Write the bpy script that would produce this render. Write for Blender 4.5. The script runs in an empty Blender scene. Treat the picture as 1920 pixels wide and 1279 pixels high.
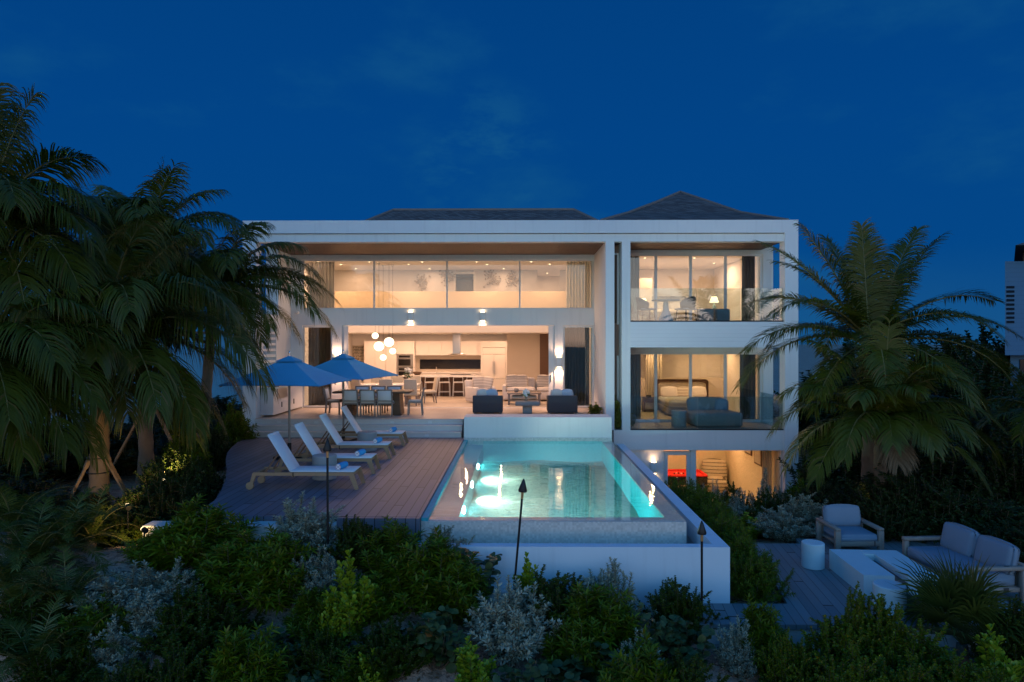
import bpy, bmesh, math, random
from mathutils import Vector, Matrix, Euler, noise
R = math.radians
PI = math.pi
scene = bpy.context.scene
col = scene.collection
EYE = 2.42
rng = random.Random(7)

# ------------------------------------------------------------------ tagging
def tag(o, label=None, cat=None, group=None, kind=None):
    if label: o['label'] = label
    if cat: o['category'] = cat
    if group: o['group'] = group
    if kind: o['kind'] = kind
    return o

def empty(name, loc=(0, 0, 0), rz=0.0, label=None, cat=None, group=None):
    o = bpy.data.objects.new(name, None)
    o.empty_display_size = 0.2
    o.location = loc
    o.rotation_euler = (0, 0, rz)
    col.objects.link(o)
    return tag(o, label, cat, group)

def copy_tree(o, parent=None):
    c = o.copy()
    col.objects.link(c)
    c.parent = parent
    for ch in list(o.children):
        copy_tree(ch, c)
    return c

def lerp(a, b, t): return a + (b - a) * t
def sstep(a, b, x):
    t = min(1.0, max(0.0, (x - a) / (b - a)))
    return t * t * (3 - 2 * t)

def at(px, py, Y):
    """a point of the place seen at photo pixel (px, py) at distance Y"""
    return Vector(((px - 972) * Y / 1280.0, Y, EYE - (py - 640) * Y / 1280.0))

# ------------------------------------------------------------------ meshes
class MB:
    def __init__(s):
        s.v = []; s.f = []; s.m = []; s.sm = []
    def add(s, vs, fs, m=0, smooth=False):
        b = len(s.v)
        s.v.extend([tuple(x) for x in vs])
        for f in fs:
            s.f.append([i + b for i in f]); s.m.append(m); s.sm.append(smooth)
        return b
    def box(s, x0, x1, y0, y1, z0, z1, m=0):
        s.add([(x0,y0,z0),(x1,y0,z0),(x1,y1,z0),(x0,y1,z0),(x0,y0,z1),(x1,y0,z1),(x1,y1,z1),(x0,y1,z1)],
              [(0,3,2,1),(4,5,6,7),(0,1,5,4),(1,2,6,5),(2,3,7,6),(3,0,4,7)], m)
    def rbox(s, c, size, r=.03, seg=2, m=0, rot=None, puff=0.0, smooth=True):
        bm = bmesh.new()
        bmesh.ops.create_cube(bm, size=1.0)
        if puff:
            bmesh.ops.subdivide_edges(bm, edges=bm.edges[:], cuts=3, use_grid_fill=True)
        for v in bm.verts:
            p = v.co.copy()
            v.co = Vector((p.x*size[0], p.y*size[1], p.z*size[2]))
            if puff:
                fx = max(0, 1-(2*p.x)**2); fy = max(0, 1-(2*p.y)**2); fz = max(0, 1-(2*p.z)**2)
                if abs(p.z) > .49: v.co.z += math.copysign(puff*fx*fy, p.z)
                if abs(p.x) > .49: v.co.x += math.copysign(puff*.5*fy*fz, p.x)
                if abs(p.y) > .49: v.co.y += math.copysign(puff*.5*fx*fz, p.y)
        if puff:
            ed = [e for e in bm.edges if len(e.link_faces) == 2 and e.calc_face_angle(0) > .9]
        else:
            ed = bm.edges[:]
        bmesh.ops.bevel(bm, geom=ed, offset=r, segments=seg, affect='EDGES', profile=.5)
        M = Matrix.Translation(Vector(c)) @ (rot.to_matrix().to_4x4() if rot else Matrix.Identity(4))
        bm.verts.index_update()
        vs = [M @ v.co for v in bm.verts]
        s.add(vs, [[v.index for v in f.verts] for f in bm.faces], m, smooth)
        bm.free()
    def bar(s, a, b, w, h=None, m=0, up=(0, 0, 1), w2=None, h2=None):
        a = Vector(a); b = Vector(b); h = h or w; w2 = w2 or w; h2 = h2 or h
        d = (b - a).normalized(); u = Vector(up)
        if abs(d.dot(u)) > .95: u = Vector((0, 1, 0))
        x = d.cross(u).normalized(); u = x.cross(d)
        vs = []
        for p, ww, hh in ((a, w, h), (b, w2, h2)):
            for sx, sy in ((-1,-1),(1,-1),(1,1),(-1,1)):
                vs.append(p + x*(sx*ww/2) + u*(sy*hh/2))
        s.add(vs, [(3,2,1,0),(4,5,6,7),(0,1,5,4),(1,2,6,5),(2,3,7,6),(3,0,4,7)], m)
    def tube(s, pts, r, n=8, m=0, cap=True, smooth=True):
        pts = [Vector(p) for p in pts]
        if not isinstance(r, (list, tuple)): r = [r]*len(pts)
        vs = []; ref = None
        for i, p in enumerate(pts):
            d = (pts[min(i+1, len(pts)-1)] - pts[max(i-1, 0)]).normalized()
            if ref is None:
                ref = Vector((0,0,1)) if abs(d.z) < .9 else Vector((1,0,0))
            x = d.cross(ref).normalized(); y = x.cross(d).normalized(); ref = y
            for k in range(n):
                a = 2*PI*k/n
                vs.append(p + (x*math.cos(a) + y*math.sin(a))*r[i])
        fs = []
        for i in range(len(pts)-1):
            for k in range(n):
                fs.append((i*n+k, i*n+(k+1)%n, (i+1)*n+(k+1)%n, (i+1)*n+k))
        s.add(vs, fs, m, smooth)
        if cap:
            s.add(vs[:n], [list(range(n))[::-1]], m)
            s.add(vs[-n:], [list(range(n))], m)
    def lathe(s, prof, c=(0,0,0), n=24, m=0, smooth=True):
        vs = []; fs = []
        for (r, z) in prof:
            for k in range(n):
                a = 2*PI*k/n
                vs.append((c[0]+r*math.cos(a), c[1]+r*math.sin(a), c[2]+z))
        for i in range(len(prof)-1):
            for k in range(n):
                fs.append((i*n+k, i*n+(k+1)%n, (i+1)*n+(k+1)%n, (i+1)*n+k))
        s.add(vs, fs, m, smooth)
    def cyl(s, c, r, h, n=24, m=0, bev=.012):
        s.lathe([(.001,0),(r-bev,0),(r,bev)], c, n, m, False)
        s.lathe([(r,bev),(r,h-bev)], c, n, m, True)
        s.lathe([(r,h-bev),(r-bev,h),(.001,h)], c, n, m, False)
    def prism(s, poly, z0, z1, m=0):
        n = len(poly)
        vs = [(x,y,z0) for x,y in poly] + [(x,y,z1) for x,y in poly]
        fs = [list(range(n))[::-1], list(range(n, 2*n))]
        for i in range(n):
            j = (i+1) % n
            fs.append((i, j, n+j, n+i))
        s.add(vs, fs, m)
    def blob(s, c, r, nu=16, nv=10, m=0, sq=1.0):
        vs = []; fs = []
        for i in range(nv+1):
            t = PI*i/nv
            for k in range(nu):
                a = 2*PI*k/nu
                q = lambda x: math.copysign(abs(x)**sq, x)
                vs.append((c[0]+r[0]*q(math.sin(t))*q(math.cos(a)), c[1]+r[1]*q(math.sin(t))*q(math.sin(a)), c[2]+r[2]*q(math.cos(t))))
        for i in range(nv):
            for k in range(nu):
                fs.append((i*nu+k, (i+1)*nu+k, (i+1)*nu+(k+1)%nu, i*nu+(k+1)%nu))
        s.add(vs, fs, m, True)
    def xf(s, M, start=0):
        for i in range(start, len(s.v)):
            s.v[i] = tuple(M @ Vector(s.v[i]))
    def build(s, name, mats, parent=None, world=False):
        me = bpy.data.meshes.new(name)
        me.from_pydata(s.v, [], s.f)
        if not isinstance(mats, (list, tuple)): mats = [mats]
        for mt in mats: me.materials.append(mt)
        me.polygons.foreach_set('material_index', s.m)
        me.polygons.foreach_set('use_smooth', s.sm)
        me.update()
        o = bpy.data.objects.new(name, me)
        col.objects.link(o)
        if parent:
            o.parent = parent
            if world:
                p = parent; off = Vector((0,0,0))
                while p: off += p.location; p = p.parent
                o.location = -off
        return o

# ------------------------------------------------------------------ materials
class NT:
    def __init__(s, mat):
        mat.use_nodes = True
        s.t = mat.node_tree
        for n in list(s.t.nodes): s.t.nodes.remove(n)
    def n(s, typ, **kw):
        x = s.t.nodes.new(typ)
        for k, v in kw.items():
            if k == 'inp':
                for kk, vv in v.items():
                    if isinstance(vv, bpy.types.NodeSocket): s.t.links.new(vv, x.inputs[kk])
                    else: x.inputs[kk].default_value = vv
            else: setattr(x, k, v)
        return x
    def math(s, op, a, b=None, c=None):
        x = s.t.nodes.new('ShaderNodeMath'); x.operation = op
        for i, v in enumerate((a, b, c)):
            if v is None: continue
            if isinstance(v, bpy.types.NodeSocket): s.t.links.new(v, x.inputs[i])
            else: x.inputs[i].default_value = v
        return x.outputs[0]
    def mix(s, f, a, b, blend='MIX'):
        x = s.t.nodes.new('ShaderNodeMix'); x.data_type = 'RGBA'; x.blend_type = blend
        for i, v in ((0, f), (6, a), (7, b)):
            if isinstance(v, bpy.types.NodeSocket): s.t.links.new(v, x.inputs[i])
            else: x.inputs[i].default_value = (*v, 1) if isinstance(v, tuple) and len(v) == 3 else v
        return x.outputs[2]
    def out(s, sh, vol=None):
        o = s.t.nodes.new('ShaderNodeOutputMaterial')
        s.t.links.new(sh, o.inputs[0])
        if vol: s.t.links.new(vol, o.inputs[1])
    def coord(s, what='Object'):
        return s.t.nodes.new('ShaderNodeTexCoord').outputs[what]
    def noise(s, scale, detail=3, vec=None, rough=.55):
        x = s.n('ShaderNodeTexNoise')
        x.inputs['Scale'].default_value = scale; x.inputs['Detail'].default_value = detail
        x.inputs['Roughness'].default_value = rough
        s.t.links.new(vec if vec else s.coord(), x.inputs['Vector'])
        return x.outputs['Fac']
    def bump(s, h, strength=.2, dist=.01):
        x = s.n('ShaderNodeBump'); x.inputs['Strength'].default_value = strength
        x.inputs['Distance'].default_value = dist
        s.t.links.new(h, x.inputs['Height'])
        return x.outputs[0]
    def pbr(s, color, rough=.6, metal=0, normal=None, spec=.4, **kw):
        x = s.n('ShaderNodeBsdfPrincipled')
        if isinstance(color, bpy.types.NodeSocket): s.t.links.new(color, x.inputs['Base Color'])
        else: x.inputs['Base Color'].default_value = (*color, 1)
        if isinstance(rough, bpy.types.NodeSocket): s.t.links.new(rough, x.inputs['Roughness'])
        else: x.inputs['Roughness'].default_value = rough
        x.inputs['Metallic'].default_value = metal
        x.inputs['Specular IOR Level'].default_value = spec
        if normal: s.t.links.new(normal, x.inputs['Normal'])
        for k, v in kw.items(): x.inputs[k].default_value = v
        return x.outputs[0]

def sc3(c, k): return tuple(x*k for x in c)

def m_plain(name, c, rough=.6, metal=0, var=.08, nscale=6, bump=.0, bscale=80, spec=.4):
    m = bpy.data.materials.new(name); t = NT(m)
    f = t.noise(nscale, 4)
    cc = t.mix(f, sc3(c, 1-var), sc3(c, 1+var))
    nm = t.bump(t.noise(bscale, 3), bump, .01) if bump else None
    t.out(t.pbr(cc, rough, metal, nm, spec))
    return m

def m_stucco(name, c, var=.05, rough=.85):
    m = bpy.data.materials.new(name); t = NT(m)
    f = t.noise(1.3, 5); g = t.noise(9, 4)
    cc = t.mix(f, sc3(c, 1-var), sc3(c, 1+var*.5))
    cc = t.mix(t.math('MULTIPLY', g, .12), cc, sc3(c, .8))
    # faint vertical weather streaks
    mp = t.n('ShaderNodeMapping', inp={'Vector': t.coord()}); mp.inputs['Scale'].default_value = (7, 7, .35)
    st = t.noise(1.0, 4, mp.outputs[0])
    st = t.math('MULTIPLY', t.math('MAXIMUM', t.math('SUBTRACT', st, .52), 0), .9)
    cc = t.mix(st, cc, sc3(c, .6))
    t.out(t.pbr(cc, rough, 0, t.bump(t.noise(70, 4), .12, .01), .25))
    return m

def m_siding(name, c, pitch=.12):
    m = bpy.data.materials.new(name); t = NT(m)
    s = t.n('ShaderNodeSeparateXYZ', inp={0: t.coord()})
    fr = t.math('FRACT', t.math('DIVIDE', s.outputs['Z'], pitch))
    g = t.math('LESS_THAN', fr, .09)
    cc = t.mix(t.math('MULTIPLY', g, .2), t.mix(t.noise(2, 3), sc3(c, .95), c), sc3(c, .45))
    t.out(t.pbr(cc, .7, 0, t.bump(t.math('SUBTRACT', 1.0, g), .4, .01), .3))
    return m

def m_boards(name, c1, c2, width=.14, axis='X', gap=.07, length=3.2, rough=.65, rot=0.0, gapdark=.18, spec=.3):
    m = bpy.data.materials.new(name); t = NT(m)
    mp = t.n('ShaderNodeMapping', inp={'Vector': t.coord()}); mp.inputs['Rotation'].default_value = (0, 0, rot)
    s = t.n('ShaderNodeSeparateXYZ', inp={0: mp.outputs[0]})
    a, b = {'X': ('X', 'Y'), 'Y': ('Y', 'X'), 'Z': ('Z', 'X')}[axis]
    q = t.math('DIVIDE', s.outputs[a], width)
    cell = t.math('FLOOR', q); fr = t.math('FRACT', q)
    w1 = t.n('ShaderNodeTexWhiteNoise', noise_dimensions='1D', inp={'W': cell}).outputs['Value']
    q2 = t.math('ADD', t.math('DIVIDE', s.outputs[b], length), t.math('MULTIPLY', w1, 7.3))
    fr2 = t.math('FRACT', q2)
    w2 = t.n('ShaderNodeTexWhiteNoise', noise_dimensions='1D', inp={'W': t.math('ADD', t.math('MULTIPLY', cell, 13.7), t.math('FLOOR', q2))}).outputs['Value']
    mg = t.n('ShaderNodeMapping', inp={'Vector': mp.outputs[0]})
    sc = {'X': (22, 1.2, 22), 'Y': (1.2, 22, 22), 'Z': (1.2, 22, 22)}[axis]
    mg.inputs['Scale'].default_value = sc
    gr = t.noise(1.0, 6, mg.outputs[0], .65)
    cc = t.mix(t.math('MULTIPLY_ADD', w2, .7, t.math('MULTIPLY', gr, .35)), c1, c2)
    cc = t.mix(t.math('MULTIPLY', t.math('POWER', gr, 3.0), .8), cc, sc3(c1, .55))
    pat = t.noise(.8, 4)
    cc = t.mix(t.math('MULTIPLY', pat, .35), cc, sc3(c1, .7))
    g1 = t.math('LESS_THAN', fr, gap); g2 = t.math('LESS_THAN', fr2, .012*.14/width)
    g = t.math('MAXIMUM', g1, g2)
    cc = t.mix(g, cc, sc3(c1, gapdark))
    h = t.math('SUBTRACT', t.math('MULTIPLY', gr, .15), g)
    t.out(t.pbr(cc, rough, 0, t.bump(h, .35, .006), spec))
    return m

def m_tile(name, c1, c2, sx=.03, rough=.4, mortar=.08):
    m = bpy.data.materials.new(name); t = NT(m)
    v = t.n('ShaderNodeTexVoronoi', feature='F1'); v.distance = 'CHEBYCHEV'
    v.inputs['Scale'].default_value = 1/sx; v.inputs['Randomness'].default_value = .15
    t.t.links.new(t.coord(), v.inputs['Vector'])
    w = t.n('ShaderNodeTexWhiteNoise', noise_dimensions='3D', inp={'Vector': v.outputs['Color']}).outputs['Value']
    cc = t.mix(w, c1, c2)
    cc = t.mix(t.math('MULTIPLY', t.noise(2.5, 4), .2), cc, sc3(c1, .8))
    t.out(t.pbr(cc, rough, 0, None, .4))
    return m

def m_fabric(name, c, rough=.9, weave=160, var=.06):
    m = bpy.data.materials.new(name); t = NT(m)
    cc = t.mix(t.noise(3, 4), sc3(c, 1-var), sc3(c, 1+var))
    cc = t.mix(t.math('MULTIPLY', t.noise(weave, 2), .25), cc, sc3(c, .7))
    x = t.pbr(cc, rough, 0, t.bump(t.noise(9, 3), .15, .02), .15)
    t.out(x)
    return m

def m_stripe(name, c1, c2, pitch=.12, axis='Z', duty=.35):
    m = bpy.data.materials.new(name); t = NT(m)
    s = t.n('ShaderNodeSeparateXYZ', inp={0: t.coord()})
    fr = t.math('FRACT', t.math('DIVIDE', s.outputs[axis], pitch))
    cc = t.mix(t.math('LESS_THAN', fr, duty), c1, c2)
    cc = t.mix(t.math('MULTIPLY', t.noise(60, 2), .2), cc, sc3(c1, .6))
    t.out(t.pbr(cc, .9, 0, None, .15))
    return m

def m_emit(name, c, s):
    m = bpy.data.materials.new(name); t = NT(m)
    e = t.n('ShaderNodeEmission'); e.inputs[0].default_value = (*c, 1); e.inputs[1].default_value = s
    t.out(e.outputs[0]); return m

def m_glass(name, tint=(.97, .99, .98), r0=.06, r1=.55, rough=.0, wob=.0):
    m = bpy.data.materials.new(name); t = NT(m)
    lw = t.n('ShaderNodeLayerWeight'); lw.inputs[0].default_value = .5
    f = t.math('MULTIPLY_ADD', t.math('POWER', lw.outputs['Facing'], 4.0), r1, r0)
    tr = t.n('ShaderNodeBsdfTransparent'); tr.inputs[0].default_value = (*tint, 1)
    gl = t.n('ShaderNodeBsdfGlossy'); gl.inputs['Roughness'].default_value = rough
    if wob:
        t.t.links.new(t.bump(t.noise(.9, 1), wob, .05), gl.inputs['Normal'])
    mx = t.n('ShaderNodeMixShader', inp={0: f, 1: tr.outputs[0], 2: gl.outputs[0]})
    t.out(mx.outputs[0]); return m

def m_leaf(name, c1, c2, c3=None, rough=.45, trans=.25):
    m = bpy.data.materials.new(name); t = NT(m)
    geo = t.n('ShaderNodeNewGeometry')
    oi = t.n('ShaderNodeObjectInfo')
    cc = t.mix(geo.outputs['Random Per Island'], c1, c2)
    if c3:
        cc = t.mix(t.math('GREATER_THAN', geo.outputs['Random Per Island'], .93), cc, c3)
    cc = t.mix(t.math('MULTIPLY', oi.outputs['Random'], .4), cc, sc3(c1, .7))
    p = t.pbr(cc, rough, 0, None, .3)
    tl = t.n('ShaderNodeBsdfTranslucent', inp={0: cc})
    mx = t.n('ShaderNodeMixShader', inp={0: trans, 1: p, 2: tl.outputs[0]})
    t.out(mx.outputs[0]); return m

M = {}
M['white'] = m_stucco('white_stucco', (.74, .74, .72))
M['white2'] = m_stucco('white_stucco_parapet', (.70, .71, .72))
M['siding'] = m_siding('white_siding', (.72, .73, .74))
M['soffit'] = m_boards('soffit_boards', (.075, .042, .028), (.125, .07, .046), .11, 'Y', .06, 2.6, .55)
M['terrace'] = m_boards('terrace_floor', (.52, .43, .36), (.60, .51, .43), .60, 'X', .008, .6, .38, gapdark=.6)
M['deck'] = m_boards('deck_boards', (.098, .096, .128), (.205, .198, .255), .17, 'X', .085, 3.4, .5, gapdark=.05, spec=.6)
M['deck2'] = m_boards('weathered_boards', (.12, .16, .18), (.27, .30, .31), .15, 'X', .05, 3.2, .65, rot=R(7))
M['step'] = m_plain('step_stone', (.60, .58, .55), .7, var=.08, bump=.1)
M['kerb'] = m_stucco('kerb_render', (.6, .6, .58))
M['frame'] = m_plain('white_aluminium', (.66, .66, .64), .35, 0, .03)
M['dark_metal'] = m_plain('dark_metal', (.03, .03, .032), .4, .7, .1)
M['steel'] = m_plain('steel', (.55, .53, .5), .3, 1, .05)
M['chrome'] = m_plain('chrome', (.75, .75, .75), .15, 1, .02)
M['bronze'] = m_plain('copper_collar', (.75, .40, .18), .3, .8, .1)
M['glass'] = m_glass('window_glass', (.93, .96, .94), .075, .5, wob=.03)
M['glass_door'] = m_glass('door_glass', (.90, .94, .92), .085, .5, wob=.03)
M['rail_glass'] = m_glass('rail_glass', (.86, .94, .93), .15, .5)
M['inwall'] = m_plain('interior_wall', (.74, .70, .65), .8, 0, .02)
M['inwall2'] = m_plain('interior_wall_beige', (.60, .52, .42), .8, 0, .02)
M['infloor'] = m_boards('interior_floor', (.48, .41, .33), (.54, .47, .39), .6, 'X', .008, .6, .4, gapdark=.7)
M['cabinet'] = m_plain('white_cabinet', (.78, .74, .68), .35, 0, .02)
M['counter'] = m_plain('white_counter', (.8, .77, .72), .25, 0, .03)
M['darkwood'] = m_boards('dark_wood', (.10, .055, .03), (.17, .095, .055), .16, 'Z', .02, 2.0, .45)
M['walnut'] = m_boards('brown_wood', (.13, .07, .04), (.20, .115, .07), .12, 'Y', .015, 2.0, .45)
M['teak'] = m_boards('teak', (.32, .195, .11), (.43, .28, .165), .09, 'Y', .0, 1.5, .55)
M['greywood'] = m_boards('grey_teak', (.25, .21, .18), (.33, .28, .24), .09, 'Y', .0, 1.5, .6)
M['black'] = m_plain('black_glass', (.012, .012, .014), .12, 0, .05, spec=.6)
M['sling'] = m_fabric('white_sling', (.70, .73, .76))
M['umbrella'] = m_fabric('blue_canvas', (.085, .41, .66), .85, 220, .06)
M['towel'] = m_fabric('blue_towel', (.05, .30, .62), .95, 90)
M['towel_end'] = m_stripe('towel_end', (.75, .72, .74), (.35, .06, .15), .03, 'Z', .45)
M['cream'] = m_fabric('cream_fabric', (.60, .52, .40))
M['offwhite'] = m_fabric('offwhite_fabric', (.70, .65, .60))
M['greyfab'] = m_fabric('grey_fabric', (.27, .28, .29))
M['lightgrey'] = m_fabric('light_grey_fabric', (.20, .26, .33))
M['bluewhite'] = m_fabric('pale_blue_fabric', (.45, .52, .62))
M['wicker'] = m_plain('dark_wicker', (.05, .048, .055), .6, 0, .35, 90, .5, 120)
M['stripe'] = m_stripe('striped_fabric', (.52, .46, .40), (.72, .66, .58), .11, 'Z', .3)
M['stripe2'] = m_stripe('dark_striped_fabric', (.52, .43, .30), (.10, .075, .05), .13, 'Z', .22)
M['stone'] = m_plain('grey_stone', (.26, .26, .25), .7, 0, .12, 5, .2, 60)
M['concrete'] = m_plain('grey_concrete', (.30, .31, .31), .7, 0, .10, 4, .15, 60)
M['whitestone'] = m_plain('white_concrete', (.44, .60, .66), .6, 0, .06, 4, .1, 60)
def m_curtain(name, c, tr):
    m = bpy.data.materials.new(name); t = NT(m)
    cc = t.mix(t.noise(4, 3), sc3(c, .92), sc3(c, 1.06))
    d = t.n('ShaderNodeBsdfDiffuse', inp={0: cc}); l = t.n('ShaderNodeBsdfTranslucent', inp={0: cc})
    x = t.n('ShaderNodeMixShader', inp={0: tr, 1: d.outputs[0], 2: l.outputs[0]})
    t.out(x.outputs[0]); return m
M['curtain'] = m_curtain('taupe_curtain', (.66, .63, .58), .4)
M['curtain_brown'] = m_curtain('brown_curtain', (.22, .16, .10), .4)
M['curtain_dark'] = m_curtain('dark_curtain', (.10, .095, .09), .2)
M['curtain_grey'] = m_curtain('grey_curtain', (.36, .37, .39), .25)
M['sheer'] = m_curtain('sheer_curtain', (.80, .76, .66), .6)
M['redbaize'] = m_fabric('red_baize', (.75, .035, .025))
M['bark'] = m_plain('palm_bark', (.17, .12, .085), .9, 0, .3, 5, .7, 25)
M['stem'] = m_plain('brown_stem', (.10, .075, .05), .9, 0, .2)
M['brace'] = m_boards('brace_timber', (.26, .16, .09), (.34, .22, .13), .06, 'Z', .0, 1.0, .7)
M['blackart'] = m_plain('grey_metal_art', (.42, .37, .31), .6, .2, .3)
M['walnut2'] = m_plain('warm_tinted_panel', (.36, .23, .17), .6, 0, .15, 6)  # wood tone, with reddish light from indoors put into the colour
SKY=1.0; LI=1.0; LS=1.0; LP=1.0; LG=3.6
# ------------------------------------------------------------------ special materials
def mk_roof():
    m = bpy.data.materials.new('roof_shingles'); t = NT(m)
    s = t.n('ShaderNodeSeparateXYZ', inp={0: t.coord()})
    c = t.n('ShaderNodeCombineXYZ', inp={0: t.math('ADD', s.outputs[0], s.outputs[1]), 1: s.outputs[2]})
    b = t.n('ShaderNodeTexBrick', inp={'Vector': c.outputs[0]})
    b.inputs['Color1'].default_value = (.085, .08, .078, 1); b.inputs['Color2'].default_value = (.21, .20, .19, 1)
    b.inputs['Mortar'].default_value = (.03, .03, .03, 1)
    b.inputs['Scale'].default_value = 1; b.inputs['Brick Width'].default_value = .19
    b.inputs['Row Height'].default_value = .075; b.inputs['Mortar Size'].default_value = .009
    cc = t.mix(t.math('MULTIPLY', t.noise(1.5, 4), .5), b.outputs[0], (.12, .08, .065))
    t.out(t.pbr(cc, .85, 0, t.bump(b.outputs['Fac'], .6, .02), .2))
    return m
M['roof'] = mk_roof()

def mk_water(name, scat):
    m = bpy.data.materials.new(name); t = NT(m)
    mp = t.n('ShaderNodeMapping', inp={'Vector': t.coord()}); mp.inputs['Scale'].default_value = (.55, 1.6, 1)
    h1 = t.noise(2.2, 2, mp.outputs[0]); h2 = t.noise(9, 2, mp.outputs[0])
    h = t.math('MULTIPLY_ADD', h2, .22, h1)
    nm = t.bump(h, .055, .06)
    fr = t.n('ShaderNodeFresnel', inp={'IOR': 1.33, 'Normal': nm})
    tr = t.n('ShaderNodeBsdfTransparent'); tr.inputs[0].default_value = (.98, 1, 1, 1)
    gl = t.n('ShaderNodeBsdfGlossy', inp={'Normal': nm}); gl.inputs['Roughness'].default_value = .02
    geo = t.n('ShaderNodeNewGeometry')
    nz = t.n('ShaderNodeSeparateXYZ', inp={0: geo.outputs['Normal']}).outputs[2]
    lw = t.n('ShaderNodeLayerWeight', inp={'Normal': nm}); lw.inputs[0].default_value = .5
    f = t.math('MULTIPLY_ADD', t.math('POWER', lw.outputs['Facing'], 3.6), .86, .02)
    mx = t.n('ShaderNodeMixShader', inp={0: f, 1: tr.outputs[0], 2: gl.outputs[0]})
    va = t.n('ShaderNodeVolumeAbsorption'); va.inputs['Color'].default_value = (.0, .92, .95, 1); va.inputs['Density'].default_value = .24
    vs = t.n('ShaderNodeVolumeScatter'); vs.inputs['Color'].default_value = (.10, .80, .92, 1); vs.inputs['Density'].default_value = scat
    ad = t.n('ShaderNodeAddShader', inp={0: va.outputs[0], 1: vs.outputs[0]})
    t.out(mx.outputs[0], ad.outputs[0] if scat else va.outputs[0])
    return m
M['water'] = mk_water('pool_water', .045); M['water2'] = mk_water('trough_water', 0)
M['pool_tile'] = m_tile('pool_mosaic', (.015, .40, .47), (.03, .46, .52), .06, .35)
M['pool_wall'] = m_tile('pool_wall_mosaic', (.50, .49, .45), (.68, .66, .61), .035, .45)
M['teal_tile'] = m_tile('waterline_mosaic', (.02, .36, .42), (.05, .46, .52), .03, .7)

def mk_sand():
    m = bpy.data.materials.new('sand'); t = NT(m)
    c = t.coord()
    cc = t.mix(t.noise(.7, 5, c), (.34, .25, .195), (.52, .40, .32))
    cc = t.mix(t.math('MULTIPLY', t.math('GREATER_THAN', t.noise(14, 5, c), .60), .7), cc, (.07, .05, .035))
    cc = t.mix(t.math('MULTIPLY', t.math('GREATER_THAN', t.noise(3.3, 6, c), .58), .5), cc, (.13, .10, .07))
    h = t.math('ADD', t.noise(6, 5, c), t.math('MULTIPLY', t.noise(45, 3, c), .3))
    t.out(t.pbr(cc, .95, 0, t.bump(h, .8, .08), .1))
    return m
M['sand'] = mk_sand()

# ------------------------------------------------------------------ ground
def ground_h(x, y):
    a = lerp(-.92, -1.68, sstep(-3.2, 2.6, x))
    front = a - lerp(.46, .24, sstep(-2.0, 2.0, x))*max(0, 10.6 - y)
    front = max(front, a - 1.6)
    if y < 10.6: z = front
    else:
        lz = lerp(a, -1.15, sstep(10.6, 13, y))
        rz = a - 1.95*sstep(13.6, 20.5, y)
        rz = lerp(rz, -2.5, sstep(9.5, 13, x)*sstep(14, 18, y))
        z = lerp(lz, rz, sstep(2.6, 3.6, x))
    if y > 36: z = lerp(z, -2.2, sstep(36, 50, y))
    z += .07*noise.noise(Vector((x*.9, y*.9, 0))) + .03*noise.noise(Vector((x*2.7, y*2.7, 3)))
    return z

def grid_axis(lo, hi, fine_lo, fine_hi, step):
    xs = []
    x = fine_lo
    while x <= fine_hi: xs.append(x); x += step
    st = step
    x = fine_lo
    while x > lo: st *= 1.5; x -= st; xs.insert(0, max(x, lo))
    st = step; x = fine_hi
    while x < hi: st *= 1.5; x += st; xs.append(min(x, hi))
    return xs
gx = grid_axis(-600, 600, -14, 14, .3); gy = grid_axis(-500, 900, 6, 36, .3)
mb = MB()
mb.add([(x, y, ground_h(x, y)) for y in gy for x in gx],
       [(j*len(gx)+i, j*len(gx)+i+1, (j+1)*len(gx)+i+1, (j+1)*len(gx)+i) for j in range(len(gy)-1) for i in range(len(gx)-1)], 0, True)
tag(mb.build('ground', M['sand']), kind='structure')

# ------------------------------------------------------------------ the villa
villa = empty('villa', (0, 24.6, -.5), 0, 'white three storey modern villa with lit rooms behind the pool', 'house')
def V(mb, name, mat, label=None):
    o = mb.build(name, mat, villa, world=True)
    if label: o['label'] = label
    return o
def VB(name, mat, *boxes, label=None):
    m = MB()
    for b in boxes: m.box(*b)
    return V(m, name, mat, label)

XL, XR = -8.64, 8.70
YF, YG, YR = 21.30, 24.60, 23.40
# portal frame and columns
VB('portal_frame', M['white2'],
   (XL, XR, YF, 21.75, 5.79, 6.19), (XL, -8.22, YF, 21.75, -1.5, 5.79), (8.29, XR, YF, 21.75, -3.7, 5.79),
   (XL, XL+.42, 21.75, 34, 5.79, 6.19), (XR-.41, XR, 21.75, 34, 5.79, 6.19), (XL+.42, XR-.41, 33.6, 34, 5.79, 6.19))
VB('beam', M['white'], (-8.22, 8.29, YF+.07, 21.70, 5.53, 5.772))
VB('shadow_gap', M['dark_metal'], (-8.22, 8.29, YF+.16, 21.66, 5.772, 5.79))
for x0, x1 in ((2.73, 3.0), (3.24, 3.50)):
    VB('column', M['white'], (x0, x1, YF+.07, 21.70, -.99 if x0 > 3 else -.37, 5.53))
VB('roof_slab', M['white'], (-8.22, 8.29, 21.75, 33.6, 5.80, 5.98))
VB('soffit', M['soffit'], (-8.22, 2.73, 21.70, YG, 5.53, 5.56), (3.0, 3.24, 21.7, YR, 5.53, 5.56), (3.5, 8.29, 21.70, YR, 5.53, 5.56))
# main facade wall with its openings
VB('wall', M['white'],
   (-8.22, 2.73, YG, YG+.25, 2.98, 3.57), (-8.22, -7.82, YG, YG+.25, 0, 2.98), (-8.22, -7.82, YG, YG+.25, 3.57, 5.36),
   (-6.73, -6.38, YG, YG+.25, 0, 2.98), (1.31, 1.61, YG, YG+.25, 0, 2.98), (-8.22, 2.73, YG, YG+.25, 5.36, 5.80))
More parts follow.
